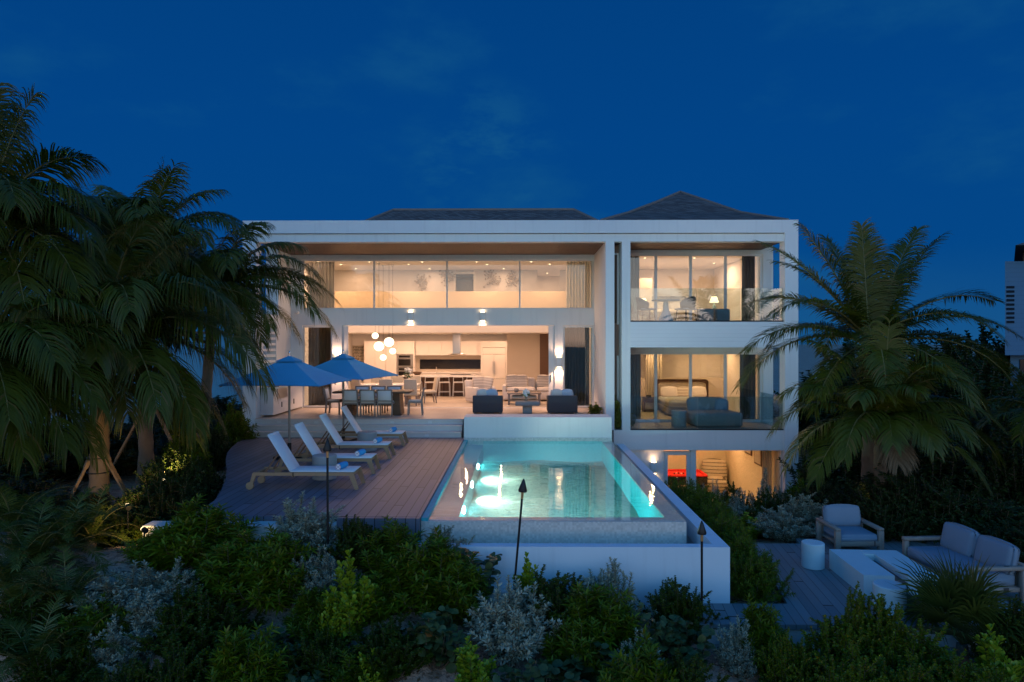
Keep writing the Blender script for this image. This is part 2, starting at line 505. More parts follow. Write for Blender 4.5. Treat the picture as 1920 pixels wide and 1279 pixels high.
# left side wall with louvred opening
VB('wall', M['white'],
   (XL, -8.22, 21.75, 21.95, -1.5, 3.3), (XL, -8.22, 23.1, 34, -1.5, 3.3), (XL, -8.22, 21.95, 23.1, -1.5, 1.58),
   (XL, -8.22, 21.95, 23.1, 2.98, 3.3), (XL, -8.22, 23.3, 34, 3.3, 5.79))
lv = MB()
for k in range(7):
    z = 1.70 + k*.19
    lv.box(XL+.06, -8.24, 21.95, 23.1, z, z+.085)
V(lv, 'louver', M['white'])
# right side walls
VB('wall', M['white'], (2.73, 2.98, 21.70, 33.9, -1.0, 5.53), (3.24, 3.50, 21.70, YR, -.37, 5.53), (2.98, 3.24, 22.9, 23.0, -.37, 5.53))
VB('slot_panel', M['walnut2'], (2.985, 3.235, 22.05, 22.1, -.37, 5.5))  # slot's back wall, set forward to catch more skylight
VB('wall', M['white'], (8.36, XR, YR, 33.9, -3.6, 5.79), (3.5, 8.36, YR, YR+.2, 5.42, 5.80), (3.5, 8.36, YR, YR+.2, 2.05, 2.22),
   (2.98, 3.52, YR+.2, YR+.4, -.37, 5.8))
VB('wall', M['white'], (-8.22, 8.36, 33.65, 33.9, -3.6, 5.79))
# slit window between the columns
f = VB('slit_window', M['frame'], (3.17, 3.235, 21.98, 22.04, 2.95, 5.25), (3.17, 3.235, 21.98, 22.04, -.3, 1.95),
       (3.0, 3.17, 21.98, 22.04, 5.19, 5.25))
pm = MB(); pm.box(3.0, 3.17, 22.0, 22.03, 3.0, 5.19)
pm.build('pane', M['walnut'], f, world=True)
# balcony slabs and fascias
VB('balcony_slab', M['siding'], (3.50, 8.29, YF+.06, 33.6, 2.22, 3.02))
VB('balcony_slab', M['white'], (2.98, 8.29, YF+.06, 33.6, -.99, -.37))
VB('balcony_floor', M['terrace'], (3.51, 8.36, 21.5, YR, 3.02, 3.03), (3.51, 8.36, 21.5, YR, -.37, -.36))
# basement front: wall, opening
VB('wall', M['white'], (2.98, 4.56, 21.46, 21.7, -3.7, -.99), (5.41, 5.56, 21.46, 21.7, -3.7, -.99))
# terrace base and floor
VB('terrace_base', M['step'], (-8.22, 2.72, 21.42, 33.6, -1.5, -.02))
VB('terrace_floor', M['terrace'], (-8.22, 2.73, 21.21, YG, -.02, 0.0))
VB('track', M['frame'], (-6.38, 1.31, YG+.03, YG+.20, .0, .012))

def glazed(name, x0, x1, z0, z1, y, ndiv=0, fw=.055, mat='glass', divs=None, label=None, sash=True):
    m = MB()
    m.box(x0, x1, y-.04, y+.04, z0, z0+fw); m.box(x0, x1, y-.04, y+.04, z1-fw, z1)
    m.box(x0, x0+fw, y-.04, y+.04, z0+fw, z1-fw); m.box(x1-fw, x1, y-.04, y+.04, z0+fw, z1-fw)
    ds = divs or [lerp(x0, x1, (i+1)/(ndiv+1)) for i in range(ndiv)]
    for d in ds: m.box(d-fw*.55, d+fw*.55, y-.035, y+.035, z0+fw, z1-fw)
    w = V(m, name, M['frame'], label)
    es = [x0+fw] + ds + [x1-fw]
    for i in range(len(es)-1):
        a = es[i] + (fw*.55 if i > 0 else 0); b = es[i+1] - (fw*.55 if i < len(es)-2 else 0)
        p = MB(); p.box(a, b, y-.006, y+.006, z0+fw, z1-fw)
        p.build('pane', M[mat], w, world=True)
    return w
glazed('window', -7.82, 2.73, 3.57, 5.36, YG+.08, divs=[-5.22, -2.58, .05], fw=.05)
glazed('sliding_door', -7.82, -6.73, .02, 2.97, YG+.10, fw=.06, mat='glass_door')
glazed('sliding_door', 1.61, 2.73, .02, 2.97, YG+.10, fw=.06, mat='glass_door')
# stacked sliding panels at both ends of the big opening
for xa, s in ((-6.38, 1), (1.31, -1)):
    m = MB()
    for k in range(3):
        x0 = xa + s*.005; x1 = xa + s*(.22 - .055*k)
        x0, x1 = min(x0, x1), max(x0, x1)
        y = YG+.04+.055*k
        m.box(x0, x1, y, y+.04, .012, 2.97)
    o = V(m, 'stacked_panel', M['frame'])
    hm = MB(); hx = xa + s*.14; hm.box(hx-.012, hx+.012, YG+.015, YG+.04, .95, 1.2)
    hm.build('handle', M['dark_metal'], o, world=True)
for z0, z1 in ((3.03, 5.42), (-.36, 2.05)):
    glazed('sliding_door', 3.52, 8.36, z0, z1, YR+.08, divs=[4.71, 5.90, 7.09], fw=.09, mat='glass_door')
glazed('basement_door', 4.58, 5.41, -3.4, -1.05, 21.56, fw=.12, mat='glass_door')
glazed('basement_window', 5.57, 8.28, -3.4, -.995, 21.60, fw=.03, mat='glass_door')
for z0 in (3.03, -.36):
    m = MB()
    xs = [3.52, 5.60, 6.95, 8.27]
    for a, b in zip(xs[:-1], xs[1:]):
        m.box(a+.008, b-.008, YF+.12, YF+.135, z0, z0+1.04)
    m.box(8.262, 8.277, YF+.15, YR-.02, z0, z0+1.04)
    o = V(m, 'glass_balustrade', M['rail_glass'])
    rm = MB(); rm.box(3.51, 8.28, YF+.10, YF+.155, z0-.005, z0+.03)
    rm.build('base_channel', M['dark_metal'], o, world=True)
# roofs
def hip(name, prof, ridge, base_z, fl):
    """prof: list of (x0,x1,y0,y1,z) rings from eave up; ridge two points"""
    m = MB(); vs = []; fs = []
    for (x0, x1, y0, y1, z) in prof:
        vs += [(x0,y0,z),(x1,y0,z),(x1,y1,z),(x0,y1,z)]
    n = len(prof)
    for i in range(n-1):
        for k in range(4):
            fs.append((i*4+k, i*4+(k+1)%4, i*4+4+(k+1)%4, i*4+4+k))
    b = (n-1)*4
    if ridge[0] == ridge[1]:
        vs.append(ridge[0])
        for k in range(4): fs.append((b+k, b+(k+1)%4, len(vs)-1))
    else:
        vs += list(ridge); e = len(vs)
        fs += [(b, b+1, e-1, e-2), (b+1, b+2, e-1), (b+2, b+3, e-2, e-1), (b+3, b, e-2)]
    m.add(vs, fs)
    o = V(m, name, M['roof'])
    c = MB()
    if ridge[0] != ridge[1]: c.tube([ridge[0], ridge[1]], .07, 6)
    for k in range(4):
        tip = ridge[0] if (ridge[0] == ridge[1] or k in (0, 3)) else ridge[1]
        pts = [prof[i] for i in range(n)]
        path = [((p[0] if k in (0,3) else p[1]), (p[2] if k in (0,1) else p[3]), p[4]) for p in pts] + [tip]
        c.tube(path, .06, 6)
    c.build('ridge_cap', m_plain('ridge_tiles', (.20, .16, .14), .85, 0, .25, 9), o, world=True)
    return o
hip('roof', [(-6.7, 3.9, 23.6, 33.0, 6.0)], [(-5.15, 28, 7.80), (2.28, 28, 7.80)], 6, 0)
hip('roof', [(2.70, 8.72, 22.2, 33.8, 6.34), (3.95, 7.95, 24.5, 31.5, 7.02), (5.4, 7.25, 26.3, 29.7, 7.80)], [(6.62, 28, 8.52), (6.62, 28, 8.52)], 6, 0)

# ---- interior shells
VB('interior_floor', M['infloor'], (-8.22, 2.73, YG+.25, 33.65, -.02, .0))
VB('interior_wall', M['inwall'], (-8.22, 2.73, 33.30, 33.64, 0, 2.75),
   (-8.215, -8.12, YG+.26, 33.3, 0, 5.36), (2.64, 2.725, YG+.26, 33.3, 0, 5.36))
VB('interior_wall', M['inwall2'], (-.52, .98, 31.2, 31.35, 0, 2.75), (-.52, -.42, 31.35, 33.3, 0, 2.75))
VB('wood_panel', M['walnut'], (.98, 2.64, 31.15, 31.3, 0, 2.75))
VB('gallery', M['inwall'], (-8.12, 2.64, 26.8, 33.3, 2.752, 3.10))
VB('gallery_parapet', m_plain('dimmed_parapet', (.60, .47, .31), .8, 0, .02), (-8.12, 2.64, 26.8, 26.95, 3.102, 4.37))  # weaker light on the white parapet is put into this darker colour
VB('gallery_wall', M['inwall'], (-8.12, -2.60, 28.3, 28.45, 3.10, 5.36), (-1.86, .78, 28.3, 28.45, 3.10, 5.36), (1.72, 2.64, 28.3, 28.45, 3.10, 5.36),
   (-8.12, 2.64, 31, 31.15, 3.1, 5.36))
VB('gallery_door_frame', M['cabinet'], (-2.70, -2.60, 28.27, 28.33, 3.10, 5.3), (-1.86, -1.76, 28.27, 28.33, 3.10, 5.3), (-2.6, -1.86, 28.27, 28.33, 5.2, 5.3))
VB('gallery_door', M['curtain_grey'], (-2.58, -1.88, 28.6, 28.64, 3.10, 5.0))
VB('interior_ceiling', M['inwall'], (-8.12, 2.64, YG+.25, 33.3, 5.36, 5.46))
# upper bedroom
VB('bedroom_shell', M['inwall'], (3.52, 8.36, 29.0, 29.1, 3.02, 5.45), (3.52, 3.6, YR+.4, 29, 3.02, 5.45), (8.28, 8.36, YR+.2, 29, 3.02, 5.45),
   (3.6, 8.28, YR+.2, 29, 5.452, 5.5))
VB('bedroom_floor', M['infloor'], (3.6, 8.28, YR+.1, 29, 3.02, 3.035))
VB('partition', M['inwall2'], (4.5, 5.4, 27.6, 27.7, 3.035, 4.95))
# lower bedroom
VB('bedroom_shell', M['inwall'], (3.52, 8.36, 28.0, 28.1, -.37, 2.2), (3.52, 3.6, YR+.4, 28, -.37, 2.2), (8.28, 8.36, YR+.2, 28, -.37, 2.2))
VB('bedroom_floor', M['infloor'], (3.6, 8.28, YR+.1, 28, -.37, -.355))
VB('bed_wall', M['inwall2'], (3.6, 8.28, 27.4, 27.5, -.355, .95))
# game room
M['gamewall'] = m_plain('game_room_wall', (.74, .62, .42), .8, 0, .02)
VB('game_room_shell', M['gamewall'], (3.0, 8.36, 27.3, 27.4, -3.5, -.995), (2.985, 3.08, 21.7, 27.3, -3.5, -.995), (8.28, 8.36, 21.75, 27.3, -3.5, -.995))
VB('game_room_floor', M['infloor'], (3.08, 8.28, 21.46, 27.3, -3.5, -3.4))

# ------------------------------------------------------------------ steps, planter wall, pool, deck
steps = empty('terrace_steps', (-4.9, 20.9, -.5), 0, 'three wide pale stone steps between the sun deck and the dining terrace', 'steps')
zs = [0.0, -.17, -.335, -.50]
for k in range(3):
    m = MB(); y0 = 21.2 - .29*k
    m.box(-8.22 - .1*k, -1.73, y0, 21.42, zs[k+1], zs[k]-.021 if k == 0 else zs[k])
    m.box(-8.22 - .1*k, -1.73, y0-.03, y0-.001, (zs[k]-.021 if k == 0 else zs[k])-.035, zs[k]-.021 if k == 0 else zs[k])
    st = m.build('step', M['step'], steps, world=True)
    for px in ((522, 592, 735, 806) if k == 0 else (505, 582, 800) if k == 2 else ()):
        x = (px-972)*(y0)/1280
        lm = MB(); lm.box(x-.06, x+.06, y0-.008, y0+.01, zs[k+1]+.03, zs[k+1]+.10)
        lo = lm.build('step_light', M['frame'], st, world=True)
planter = empty('planter_wall', (.57, 20.8, -.6), 0, 'low white rendered wall at the head of the pool below the lounge terrace', 'wall')
m = MB(); m.box(-1.63, 2.79, 20.42, 21.28, -2.0, .14); m.build('wall', M['white'], planter, world=True)
m = MB(); m.box(-1.63, 2.79, 20.36, 20.419, -1.9, -.47); m.build('waterline_course', M['pool_wall'], planter, world=True)

pool = empty('swimming_pool', (.57, 15.9, -2.0), 0, 'long infinity edge swimming pool with lit turquoise water', 'swimming pool')
WZ = -.56
m = MB()
m.box(-1.62, 2.79, 11.36, 20.36, -2.2, -1.85)          # floor
m.box(-1.62, -1.05, 11.70, 20.36, -1.85, -.68)          # sun shelf
m.box(-1.75, -1.62, 11.40, 20.36, -2.2, -.60)
m.build('basin', M['pool_tile'], pool, world=True)
m = MB()
m.box(-1.62, 2.79, 11.36, 11.66, -1.849, WZ-.025)
m.box(2.49, 2.79, 11.66, 20.355, -1.849, WZ-.025)
m.build('overflow_wall', M['pool_wall'], pool, world=True)
m = MB(); m.box(-1.05, 2.49, 11.662, 11.67, -1.848, -.60); m.box(2.48, 2.488, 11.67, 20.35, -1.848, -.60); m.box(-1.05, 2.48, 20.345, 20.353, -1.848, -.565)
m.build('pool_lining', M['pool_tile'], pool, world=True)
m = MB(); m.box(-1.62, -1.51, 11.38, 20.36, -.949, WZ+.03); m.build('waterline_tile', M['teal_tile'], pool, world=True)
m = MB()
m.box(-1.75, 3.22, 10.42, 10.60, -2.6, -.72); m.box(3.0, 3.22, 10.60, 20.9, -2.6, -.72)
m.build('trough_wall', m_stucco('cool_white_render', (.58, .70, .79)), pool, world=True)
m = MB(); m.box(-1.75, 3.0, 10.60, 11.36, -2.6, -1.3); m.box(2.79, 3.0, 11.36, 20.9, -2.6, -1.3)
m.build('trough_floor', M['pool_wall'], pool, world=True)
m = MB(); m.box(-2.2, .1, 10.15, 10.42, -2.2, -1.32); m.build('footing', M['kerb'], pool, world=True)
M['lamp_cool'] = m_emit('underwater_lamp', (.75, 1, .95), 40)
for x in (-.1, 1.0):  # unseen pair added on the near wall to brighten the water
    m = MB(); m.tube([(x,11.671,-.85),(x,11.70,-.85)], .08, 16); m.build('pool_light', M['lamp_cool'], pool, world=True)
for y in (13.0, 15.3, 17.5):
    m = MB()
    a = [(-1.045, y + .09*math.cos(2*PI*k/16), -.80 + .07*math.sin(2*PI*k/16)) for k in range(16)]
    b = [(-1.02, p[1], p[2]) for p in a]
    m.add(a+b, [list(range(16))[::-1], list(range(16, 32))] + [(k, (k+1)%16, 16+(k+1)%16, 16+k) for k in range(16)])
    m.build('pool_light', M['lamp_cool'], pool, world=True)
m = MB(); m.box(-1.53, 2.785, 11.362, 20.37, -1.87, WZ)
tag(m.build('pool_water', M['water']), kind='structure')
m = MB(); m.box(-1.74, 2.99, 10.59, 11.35, -1.31, -1.02); m.box(2.80, 2.99, 11.35, 20.8, -1.31, -1.02)
tag(m.build('trough_water', M['water2']), kind='structure')

dk = [(462, 821), (445, 829), (432, 840), (424, 850), (421, 862), (423, 880), (421, 900), (412, 922), (400, 940), (372, 960), (340, 970)]
edge = []
for px, py in dk:
    D = 2.92*1280/(py-640)
    edge.append(((px-972)*D/1280, D))
edge[-1] = (edge[-1][0], 11.33)
poly = [(-1.625, 20.61), (-8.35, 20.61)] + edge[1:] + [(-1.625, 11.33)]
m = MB(); m.prism(poly[::-1], -.60, -.50)
tag(m.build('pool_deck', M['deck']), kind='structure')
m = MB()
inner = [(x+.05, y+.02) for x, y in poly[1:-1]]
m.prism(([(-1.75, 20.6)] + inner[:-1] + [(inner[-1][0], 11.36), (-1.75, 11.36)])[::-1], -1.6, -.602)
tag(m.build('deck_base', M['kerb']), kind='structure')
kb = empty('deck_kerb', (-4.2, 11.2, -1.0), 0, 'pale rendered kerb along the near edge of the sun deck', 'kerb')
m = MB(); m.box(-6.1, -3.0, 11.02, 11.33, -1.5, -.58); m.build('kerb', M['kerb'], kb, world=True)
m = MB(); m.box(-3.0, -1.63, 11.24, 11.325, -.78, -.504); m.build('timber_edge', M['deck'], kb, world=True)

# lower terrace
m = MB(); m.prism([(2.55, 9.64), (9.6, 9.64), (10.2, 13.85), (5.6, 13.85), (5.55, 13.5), (4.57, 13.5), (4.09, 10.41), (2.55, 10.41)], -1.64, -1.57)
tag(m.build('lower_deck', M['deck2']), kind='structure')
m = MB(); m.box(2.58, 9.6, 9.68, 9.8, -2.2, -1.642); m.box(4.6, 10, 13.38, 13.46, -2.1, -1.642)
tag(m.build('lower_deck_base', M['kerb']), kind='structure')

# ------------------------------------------------------------------ neighbours
def m_h(): return m_siding('shaded_siding', (.07, .17, .28), .2)  # shade on the white house is put into this dark blue colour
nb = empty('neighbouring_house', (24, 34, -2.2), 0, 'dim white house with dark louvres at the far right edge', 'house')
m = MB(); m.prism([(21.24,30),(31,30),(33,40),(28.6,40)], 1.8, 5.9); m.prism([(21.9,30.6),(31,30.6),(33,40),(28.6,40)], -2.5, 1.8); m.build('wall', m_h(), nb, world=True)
m = MB(); m.add([(20.9,28.9,6.45),(33,28.9,6.45),(35,41,6.45),(29.5,41,6.45),(27.5,33,8.2),(31,33,8.2),(32,37,8.2),(29.5,37,8.2)],
   [(3,2,1,0),(4,5,6,7),(0,1,5,4),(1,2,6,5),(2,3,7,6),(3,0,4,7)]); m.build('roof', M['roof'], nb, world=True)
m = MB(); m.prism([(22.6,30.8),(31,30.8),(33,39),(29,39)], 5.9, 6.45); m.build('clerestory', M['dark_metal'], nb, world=True)
for k in range(9):
    m = MB(); z = 3.2 + k*.19; m.box(21.3, 21.63, 29.97, 30.02, z, z+.10); m.build('louver', m_plain('dark_louvre', (.012,.02,.03), .8, 0, .1, spec=.05), nb, world=True)
m = MB(); m.box(22.3, 23.3, 30.55, 30.65, -.4, 1.6); m.build('window', M['black'], nb, world=True)
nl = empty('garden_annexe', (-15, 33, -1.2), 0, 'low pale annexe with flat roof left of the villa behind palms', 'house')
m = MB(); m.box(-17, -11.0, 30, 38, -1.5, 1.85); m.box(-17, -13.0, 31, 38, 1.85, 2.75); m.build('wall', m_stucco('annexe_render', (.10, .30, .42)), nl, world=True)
m = MB(); m.box(-17.2, -12.85, 30.8, 38.2, 2.75, 2.86); m.build('roof', M['dark_metal'], nl, world=True)
m = MB(); m.box(-12.95, -11.3, 31.2, 33, 1.852, 2.5); m.build('hedge_box', m_plain('annexe_planter', (.03, .05, .02), .9), nl, world=True)
# ------------------------------------------------------------------ sun loungers
def place(proto, first, loc, rz, label, group=None):
    o = proto if first else copy_tree(proto)
    o.location = loc; o.rotation_euler = (0, 0, rz)
    o['label'] = label
    if group: o['group'] = group
    return o

def mk_lounger():
    r = empty('sun_lounger', (0,0,0), 0, 'x', 'sun lounger')
    m = MB()
    for y in (-.30, .30):
        m.bar((-.98, y, .305), (1.0, y, .305), .042, .062)
    m.bar((-.95, -.30, .29), (-.95, .30, .29), .06, .06); m.bar((.94, -.30, .29), (.94, .30, .29), .05, .06)
    m.bar((-.2, -.30, .27), (-.2, .30, .27), .05, .05)
    m.build('frame', M['teak'], r)
    for y in (-.30, .30):
        m = MB(); m.bar((.94, y, .33), (1.06, y, 0), .055, .10, w2=.045, h2=.07); m.build('leg', M['teak'], r)
        m = MB(); m.bar((-.95, y, .32), (-1.04, y, .06), .05, .08, w2=.045, h2=.06)
        lg = m.build('leg', M['teak'], r)
        m = MB(); m.tube([(-1.05, y-.03, .075), (-1.05, y+.03, .075)], .075, 14); m.build('wheel', M['teak'], lg)
    m = MB(); m.rbox((.37, 0, .35), (1.26, .58, .022), .008, 1); m.build('seat_sling', M['sling'], r)
    m = MB(); a = R(58)
    m.rbox((-.26 - .41*math.cos(a), 0, .35 + .41*math.sin(a)), (.84, .58, .024), .009, 1, rot=Euler((0, a, 0)))
    m.rbox((-.26 - .83*math.cos(a), 0, .35 + .83*math.sin(a)), (.05, .56, .04), .015, 2, rot=Euler((0, a, 0)))
    m.build('backrest', M['sling'], r)
    m = MB()
    for y in (-.24, .24): m.bar((-.52, y, .68), (-.78, y, .31), .025, .03)
    m.build('backrest_strut', M['walnut'], r)
    return r
lp = mk_lounger()
lab = ['sun lounger nearest the camera, with blue towel, at the near end of the deck', 'second sun lounger from the camera, behind the front grey drum table',
       'third sun lounger from the camera, in front of the rear drum table', 'farthest sun lounger, in front of the terrace steps']
towel = None
for i, y in enumerate((13.68, 15.26, 17.15, 19.22)):
    place(lp, i == 0, (-4.23, y, -.5), 0, lab[i], 'sun loungers in a row on the deck')
    if towel is None:
        towel = empty('rolled_towel', (0,0,0), 0, 'x', 'towel')
        m = MB(); m.tube([(0,-.16,.065),(0,-.1,.067),(0,.1,.067),(0,.16,.065)], [.060,.066,.066,.060], 16); m.build('roll', M['towel'], towel)
        m = MB()
        for k in range(3): m.tube([(0,-.163,.065),(0,-.165-.002*k,.065)], .058-.018*k, 14, k % 2)
        m.build('spiral_end', [M['towel_end'], M['sling']], towel)
        first = True
    else: first = False
    place(towel, first, (-3.53, y-.05, -.137), R(-12), ['rolled blue towel with pink striped end on the lounger nearest the camera', 'rolled blue towel on the second lounger from the camera',
          'rolled blue towel on the third lounger from the camera', 'rolled blue towel on the farthest lounger by the steps'][i], 'rolled towels on the loungers')
for i, (x, y, l) in enumerate(((-4.12, 14.47, 'round grey concrete drum table between the two nearest loungers'), (-4.04, 18.2, 'round grey concrete drum table between the two farthest loungers'))):
    m = MB(); m.cyl((0,0,0), .255, .50, 40); m.lathe([(.258,.06),(.262,.05),(.258,.04)], (0,0,0), 40)
    o = m.build('drum_table', M['concrete']); o.location = (x, y, -.5)
    tag(o, l, 'side table', 'drum tables on the sun deck')

# ------------------------------------------------------------------ parasols
def mk_parasol(rz):
    r = empty('parasol', (0,0,0), 0, 'x', 'parasol')
    m = MB(); m.tube([(0,0,0),(0,0,2.50)], .028, 12); m.build('pole', M['greywood'], r)
    m = MB(); m.rbox((0,0,.04), (.6,.6,.08), .02); m.cyl((0,0,.08), .05, .3, 16); m.build('base', M['dark_metal'], r)
    m = MB(); m.lathe([(.001,2.68),(.02,2.66),(.028,2.61),(.018,2.57),(.03,2.53),(.03,2.50)], (0,0,0), 12); m.build('finial', M['chrome'], r)
    m = MB(); a = 1.22; zt, zr = 2.53, 1.87; n = 10
    vs = []; fs = []
    # four taut canopy panels: slight sag toward the middle of each panel
    for k in range(4):
        c0 = Vector((math.cos(PI/4+k*PI/2), math.sin(PI/4+k*PI/2), 0))*a*math.sqrt(2)
        c1 = Vector((math.cos(PI/4+(k+1)*PI/2), math.sin(PI/4+(k+1)*PI/2), 0))*a*math.sqrt(2)
        b = len(vs)
        for i in range(n+1):
            t = i/n
            for j in range(n+1):
                u = j/n
                p = c0.lerp(c1, u)*t
                z = lerp(zt, zr, t**.95) - .05*math.sin(PI*u)*t*(1-t)*2 - .02*math.sin(PI*t)
                if t == 1: z += .012*math.sin(PI*u)
                vs.append((p.x, p.y, z))
        for i in range(n):
            for j in range(n):
                fs.append((b+i*(n+1)+j, b+(i+1)*(n+1)+j, b+(i+1)*(n+1)+j+1, b+i*(n+1)+j+1))
    m.add(vs, fs, 0, True)
    top = [(x, y, z+.012) for x, y, z in vs]
    m.add(top, [f[::-1] for f in fs], 0, True)
    cn = m.build('canopy', M['umbrella'], r)
    m = MB()
    for k in range(4):
        p = Vector((math.cos(PI/4+k*PI/2), math.sin(PI/4+k*PI/2), 0))*.36
        q = Vector((math.cos(PI/4+(k+1)*PI/2), math.sin(PI/4+(k+1)*PI/2), 0))*.36
        z0 = 2.42
        m.add([(0,0,2.56), (p.x,p.y,z0), (q.x,q.y,z0)], [(0,1,2)], 0, True)
        m.add([(0,0,2.545), (p.x,p.y,z0-.02), (q.x,q.y,z0-.02)], [(2,1,0)], 0, True)
    m.build('vent_cap', M['umbrella'], cn)
    for k in range(8):
        d = Vector((math.cos(PI/4*k), math.sin(PI/4*k), 0))*(a*(1.38 if k % 2 else .98))
        m = MB(); m.bar((0,0,2.44), (d.x, d.y, 1.845), .018, .022); m.build('rib', M['greywood'], r)
    return r
pp = mk_parasol(0)
place(pp, True, (-5.72, 17.0, -.5), R(-4), 'blue parasol nearer the camera, on the left of the pair', 'blue parasols on the sun deck')
place(pp, False, (-5.10, 19.85, -.5), R(-13), 'blue parasol farther back, in front of the dining table', 'blue parasols on the sun deck')

# ------------------------------------------------------------------ outdoor dining
tb = empty('dining_table', (-4.76, 22.5, 0), 0, 'dark wooden outdoor dining table with slab legs behind the parasols', 'table')
m = MB(); m.rbox((0, 0, .755), (2.5, 1.05, .06), .012, 1); m.build('table_top', M['darkwood'], tb)
for x in (-.78, .78):
    m = MB(); m.add([(x-.30,-.3,0),(x-.10,-.3,0),(x-.10,.3,0),(x-.30,.3,0)] if False else [(x-.16,-.36,0),(x+.16,-.36,0),(x+.16,.36,0),(x-.16,.36,0),(x-.10,-.34,.725),(x+.10,-.34,.725),(x+.10,.34,.725),(x-.10,.34,.725)],
        [(3,2,1,0),(4,5,6,7),(0,1,5,4),(1,2,6,5),(2,3,7,6),(3,0,4,7)]); m.build('leg', M['darkwood'], tb)
m = MB(); m.rbox((0,0,.35), (1.3,.08,.12), .01, 1); m.build('stretcher', M['darkwood'], tb)
def mk_dchair():
    r = empty('dining_chair', (0,0,0), 0, 'x', 'chair')     # faces +Y, back at -Y
    for x in (-.23, .23):
        m = MB(); m.bar((x, -.24, 0), (x, -.20, .44), .04, .05); m.bar((x, -.20, .44), (x, -.29, .87), .04, .05); m.build('leg', M['greywood'], r)
        m = MB(); m.bar((x, .22, 0), (x, .21, .44), .04, .05); m.build('leg', M['greywood'], r)
    m = MB(); m.bar((-.23,-.2,.42),(.23,-.2,.42),.04,.05); m.bar((-.23,.21,.42),(.23,.21,.42),.04,.05)
    for x in (-.23, .23): m.bar((x,-.2,.42),(x,.21,.42),.035,.05)
    m.build('seat_frame', M['greywood'], r)
    m = MB(); m.bar((-.23,-.285,.855),(.23,-.285,.855),.035,.04); m.bar((-.23,-.215,.50),(.23,-.215,.50),.03,.03); m.build('back_frame', M['greywood'], r)
    m = MB(); m.rbox((0,0,.465),(.44,.42,.04),.015,2); m.build('seat', M['offwhite'], r)
    m = MB(); m.rbox((0,-.252,.68),(.43,.022,.33),.01,1,rot=Euler((R(11),0,0))); m.build('backrest', M['sling'], r)
    return r
dc = mk_dchair()
G = 'dining chairs round the outdoor table'
spots = [(-5.37,22.0,0,'leftmost of the three white backed dining chairs seen from behind'), (-4.82,22.0,0,'middle of the three white backed dining chairs seen from behind'),
         (-4.27,22.0,0,'rightmost of the three white backed dining chairs seen from behind'), (-6.1,22.6,-PI/2,'white dining chair at the left end of the wooden outdoor table'),
         (-3.40,22.5,PI/2+.1,'white dining chair at the right end of the wooden outdoor table'),
         (-5.37,23.2,PI,'left chair on the far side of the wooden outdoor table'), (-4.82,23.2,PI,'middle chair on the far side of the wooden outdoor table'), (-4.27,23.2,PI,'right chair on the far side of the wooden outdoor table')]
for i, (x,y,rz,l) in enumerate(spots): place(dc, i == 0, (x,y,0), rz, l, G)

# ------------------------------------------------------------------ indoor dining
tb = empty('dining_table', (-5.1, 26.35, 0), 0, 'white indoor dining table with flower vase behind the outdoor table', 'table')
m = MB(); m.rbox((0,0,.745),(2.5,1.0,.05),.01,1); m.build('table_top', M['counter'], tb)
for x in (-.85,.85):
    m = MB(); m.rbox((x,0,.36),(.12,.7,.72),.01,1); m.build('leg', M['greywood'], tb)
def mk_uchair():
    r = empty('upholstered_chair', (0,0,0), 0, 'x', 'chair')
    for x in (-.21,.21):
        m = MB(); m.bar((x,-.25,0),(x,-.2,.40),.035,.04,w2=.05,h2=.06); m.build('leg', M['greywood'], r)
        m = MB(); m.bar((x,.23,0),(x,.21,.40),.035,.04,w2=.05,h2=.06); m.build('leg', M['greywood'], r)
    m = MB(); m.rbox((0,0,.44),(.50,.52,.12),.035,3,puff=.015); m.build('seat', M['cream'], r)
    m = MB(); m.rbox((0,-.27,.74),(.50,.09,.56),.035,3,rot=Euler((R(10),0,0))); m.build('backrest', M['cream'], r)
    return r
uc = mk_uchair()
G = 'cream chairs round the indoor table'
spots = [(-4.94,25.6,.05,'cream upholstered chair seen from behind at the middle of the indoor table'), (-3.98,25.55,-.08,'cream upholstered chair seen from behind at the right of the indoor table'),
         (-3.50,26.7,PI/2+.35,'cream upholstered chair turned aside at the right end of the indoor table'), (-5.9,25.6,-.6,'cream upholstered chair turned sideways at the left of the indoor table'),
         (-5.7,27.2,PI,'left cream chair on the far side of the indoor table'), (-4.9,27.2,PI,'middle cream chair on the far side of the indoor table'), (-4.2,27.2,PI,'right cream chair on the far side of the indoor table')]
for i, (x,y,rz,l) in enumerate(spots): place(uc, i == 0, (x,y,0), rz, l, G)

def petals(mb, c, rad, n, r, mi=0, rg=rng):
    for k in range(n):
        d = Vector((rg.gauss(0,1), rg.gauss(0,1), rg.gauss(.2,.8))).normalized()
        mb.blob(Vector(c)+d*rad*rg.uniform(.5,1), (r*rg.uniform(.7,1.2),)*3, 8, 5, mi)
def mk_vase(name, loc, label, h, stem_h, fr, flower, glassmat):
    r = empty(name, loc, 0, label, 'flower vase')
    m = MB(); m.lathe([(.001,0),(.05,0),(.06,h*.4),(.045,h),(.04,h),(.001,h*.95)], (0,0,0), 16); m.build('vase', glassmat, r)
    m = MB()
    for k in range(9):
        a = rng.uniform(0,6.3); q = rng.uniform(.02,fr)
        m.tube([(0,0,h*.6),(q*.5*math.cos(a),q*.5*math.sin(a),stem_h*.8),(q*math.cos(a),q*math.sin(a),stem_h)], .005, 5)
    for k in range(14):
        a = rng.uniform(0,6.3); q = rng.uniform(.05,fr*1.3); z = stem_h*rng.uniform(.5,.85)
        m.blob((q*math.cos(a),q*math.sin(a),z), (.05,.03,.02), 6, 4, 0)
    m.build('stems', M['leaf_plain'], r)
    m = MB(); petals(m, (0,0,stem_h), fr, 26, .045); m.build('flowers', flower, r)
    return r
M['leaf_plain'] = m_plain('cut_foliage', (.05,.09,.03), .6)
M['petal'] = m_plain('white_petals', (.78,.77,.70), .7)
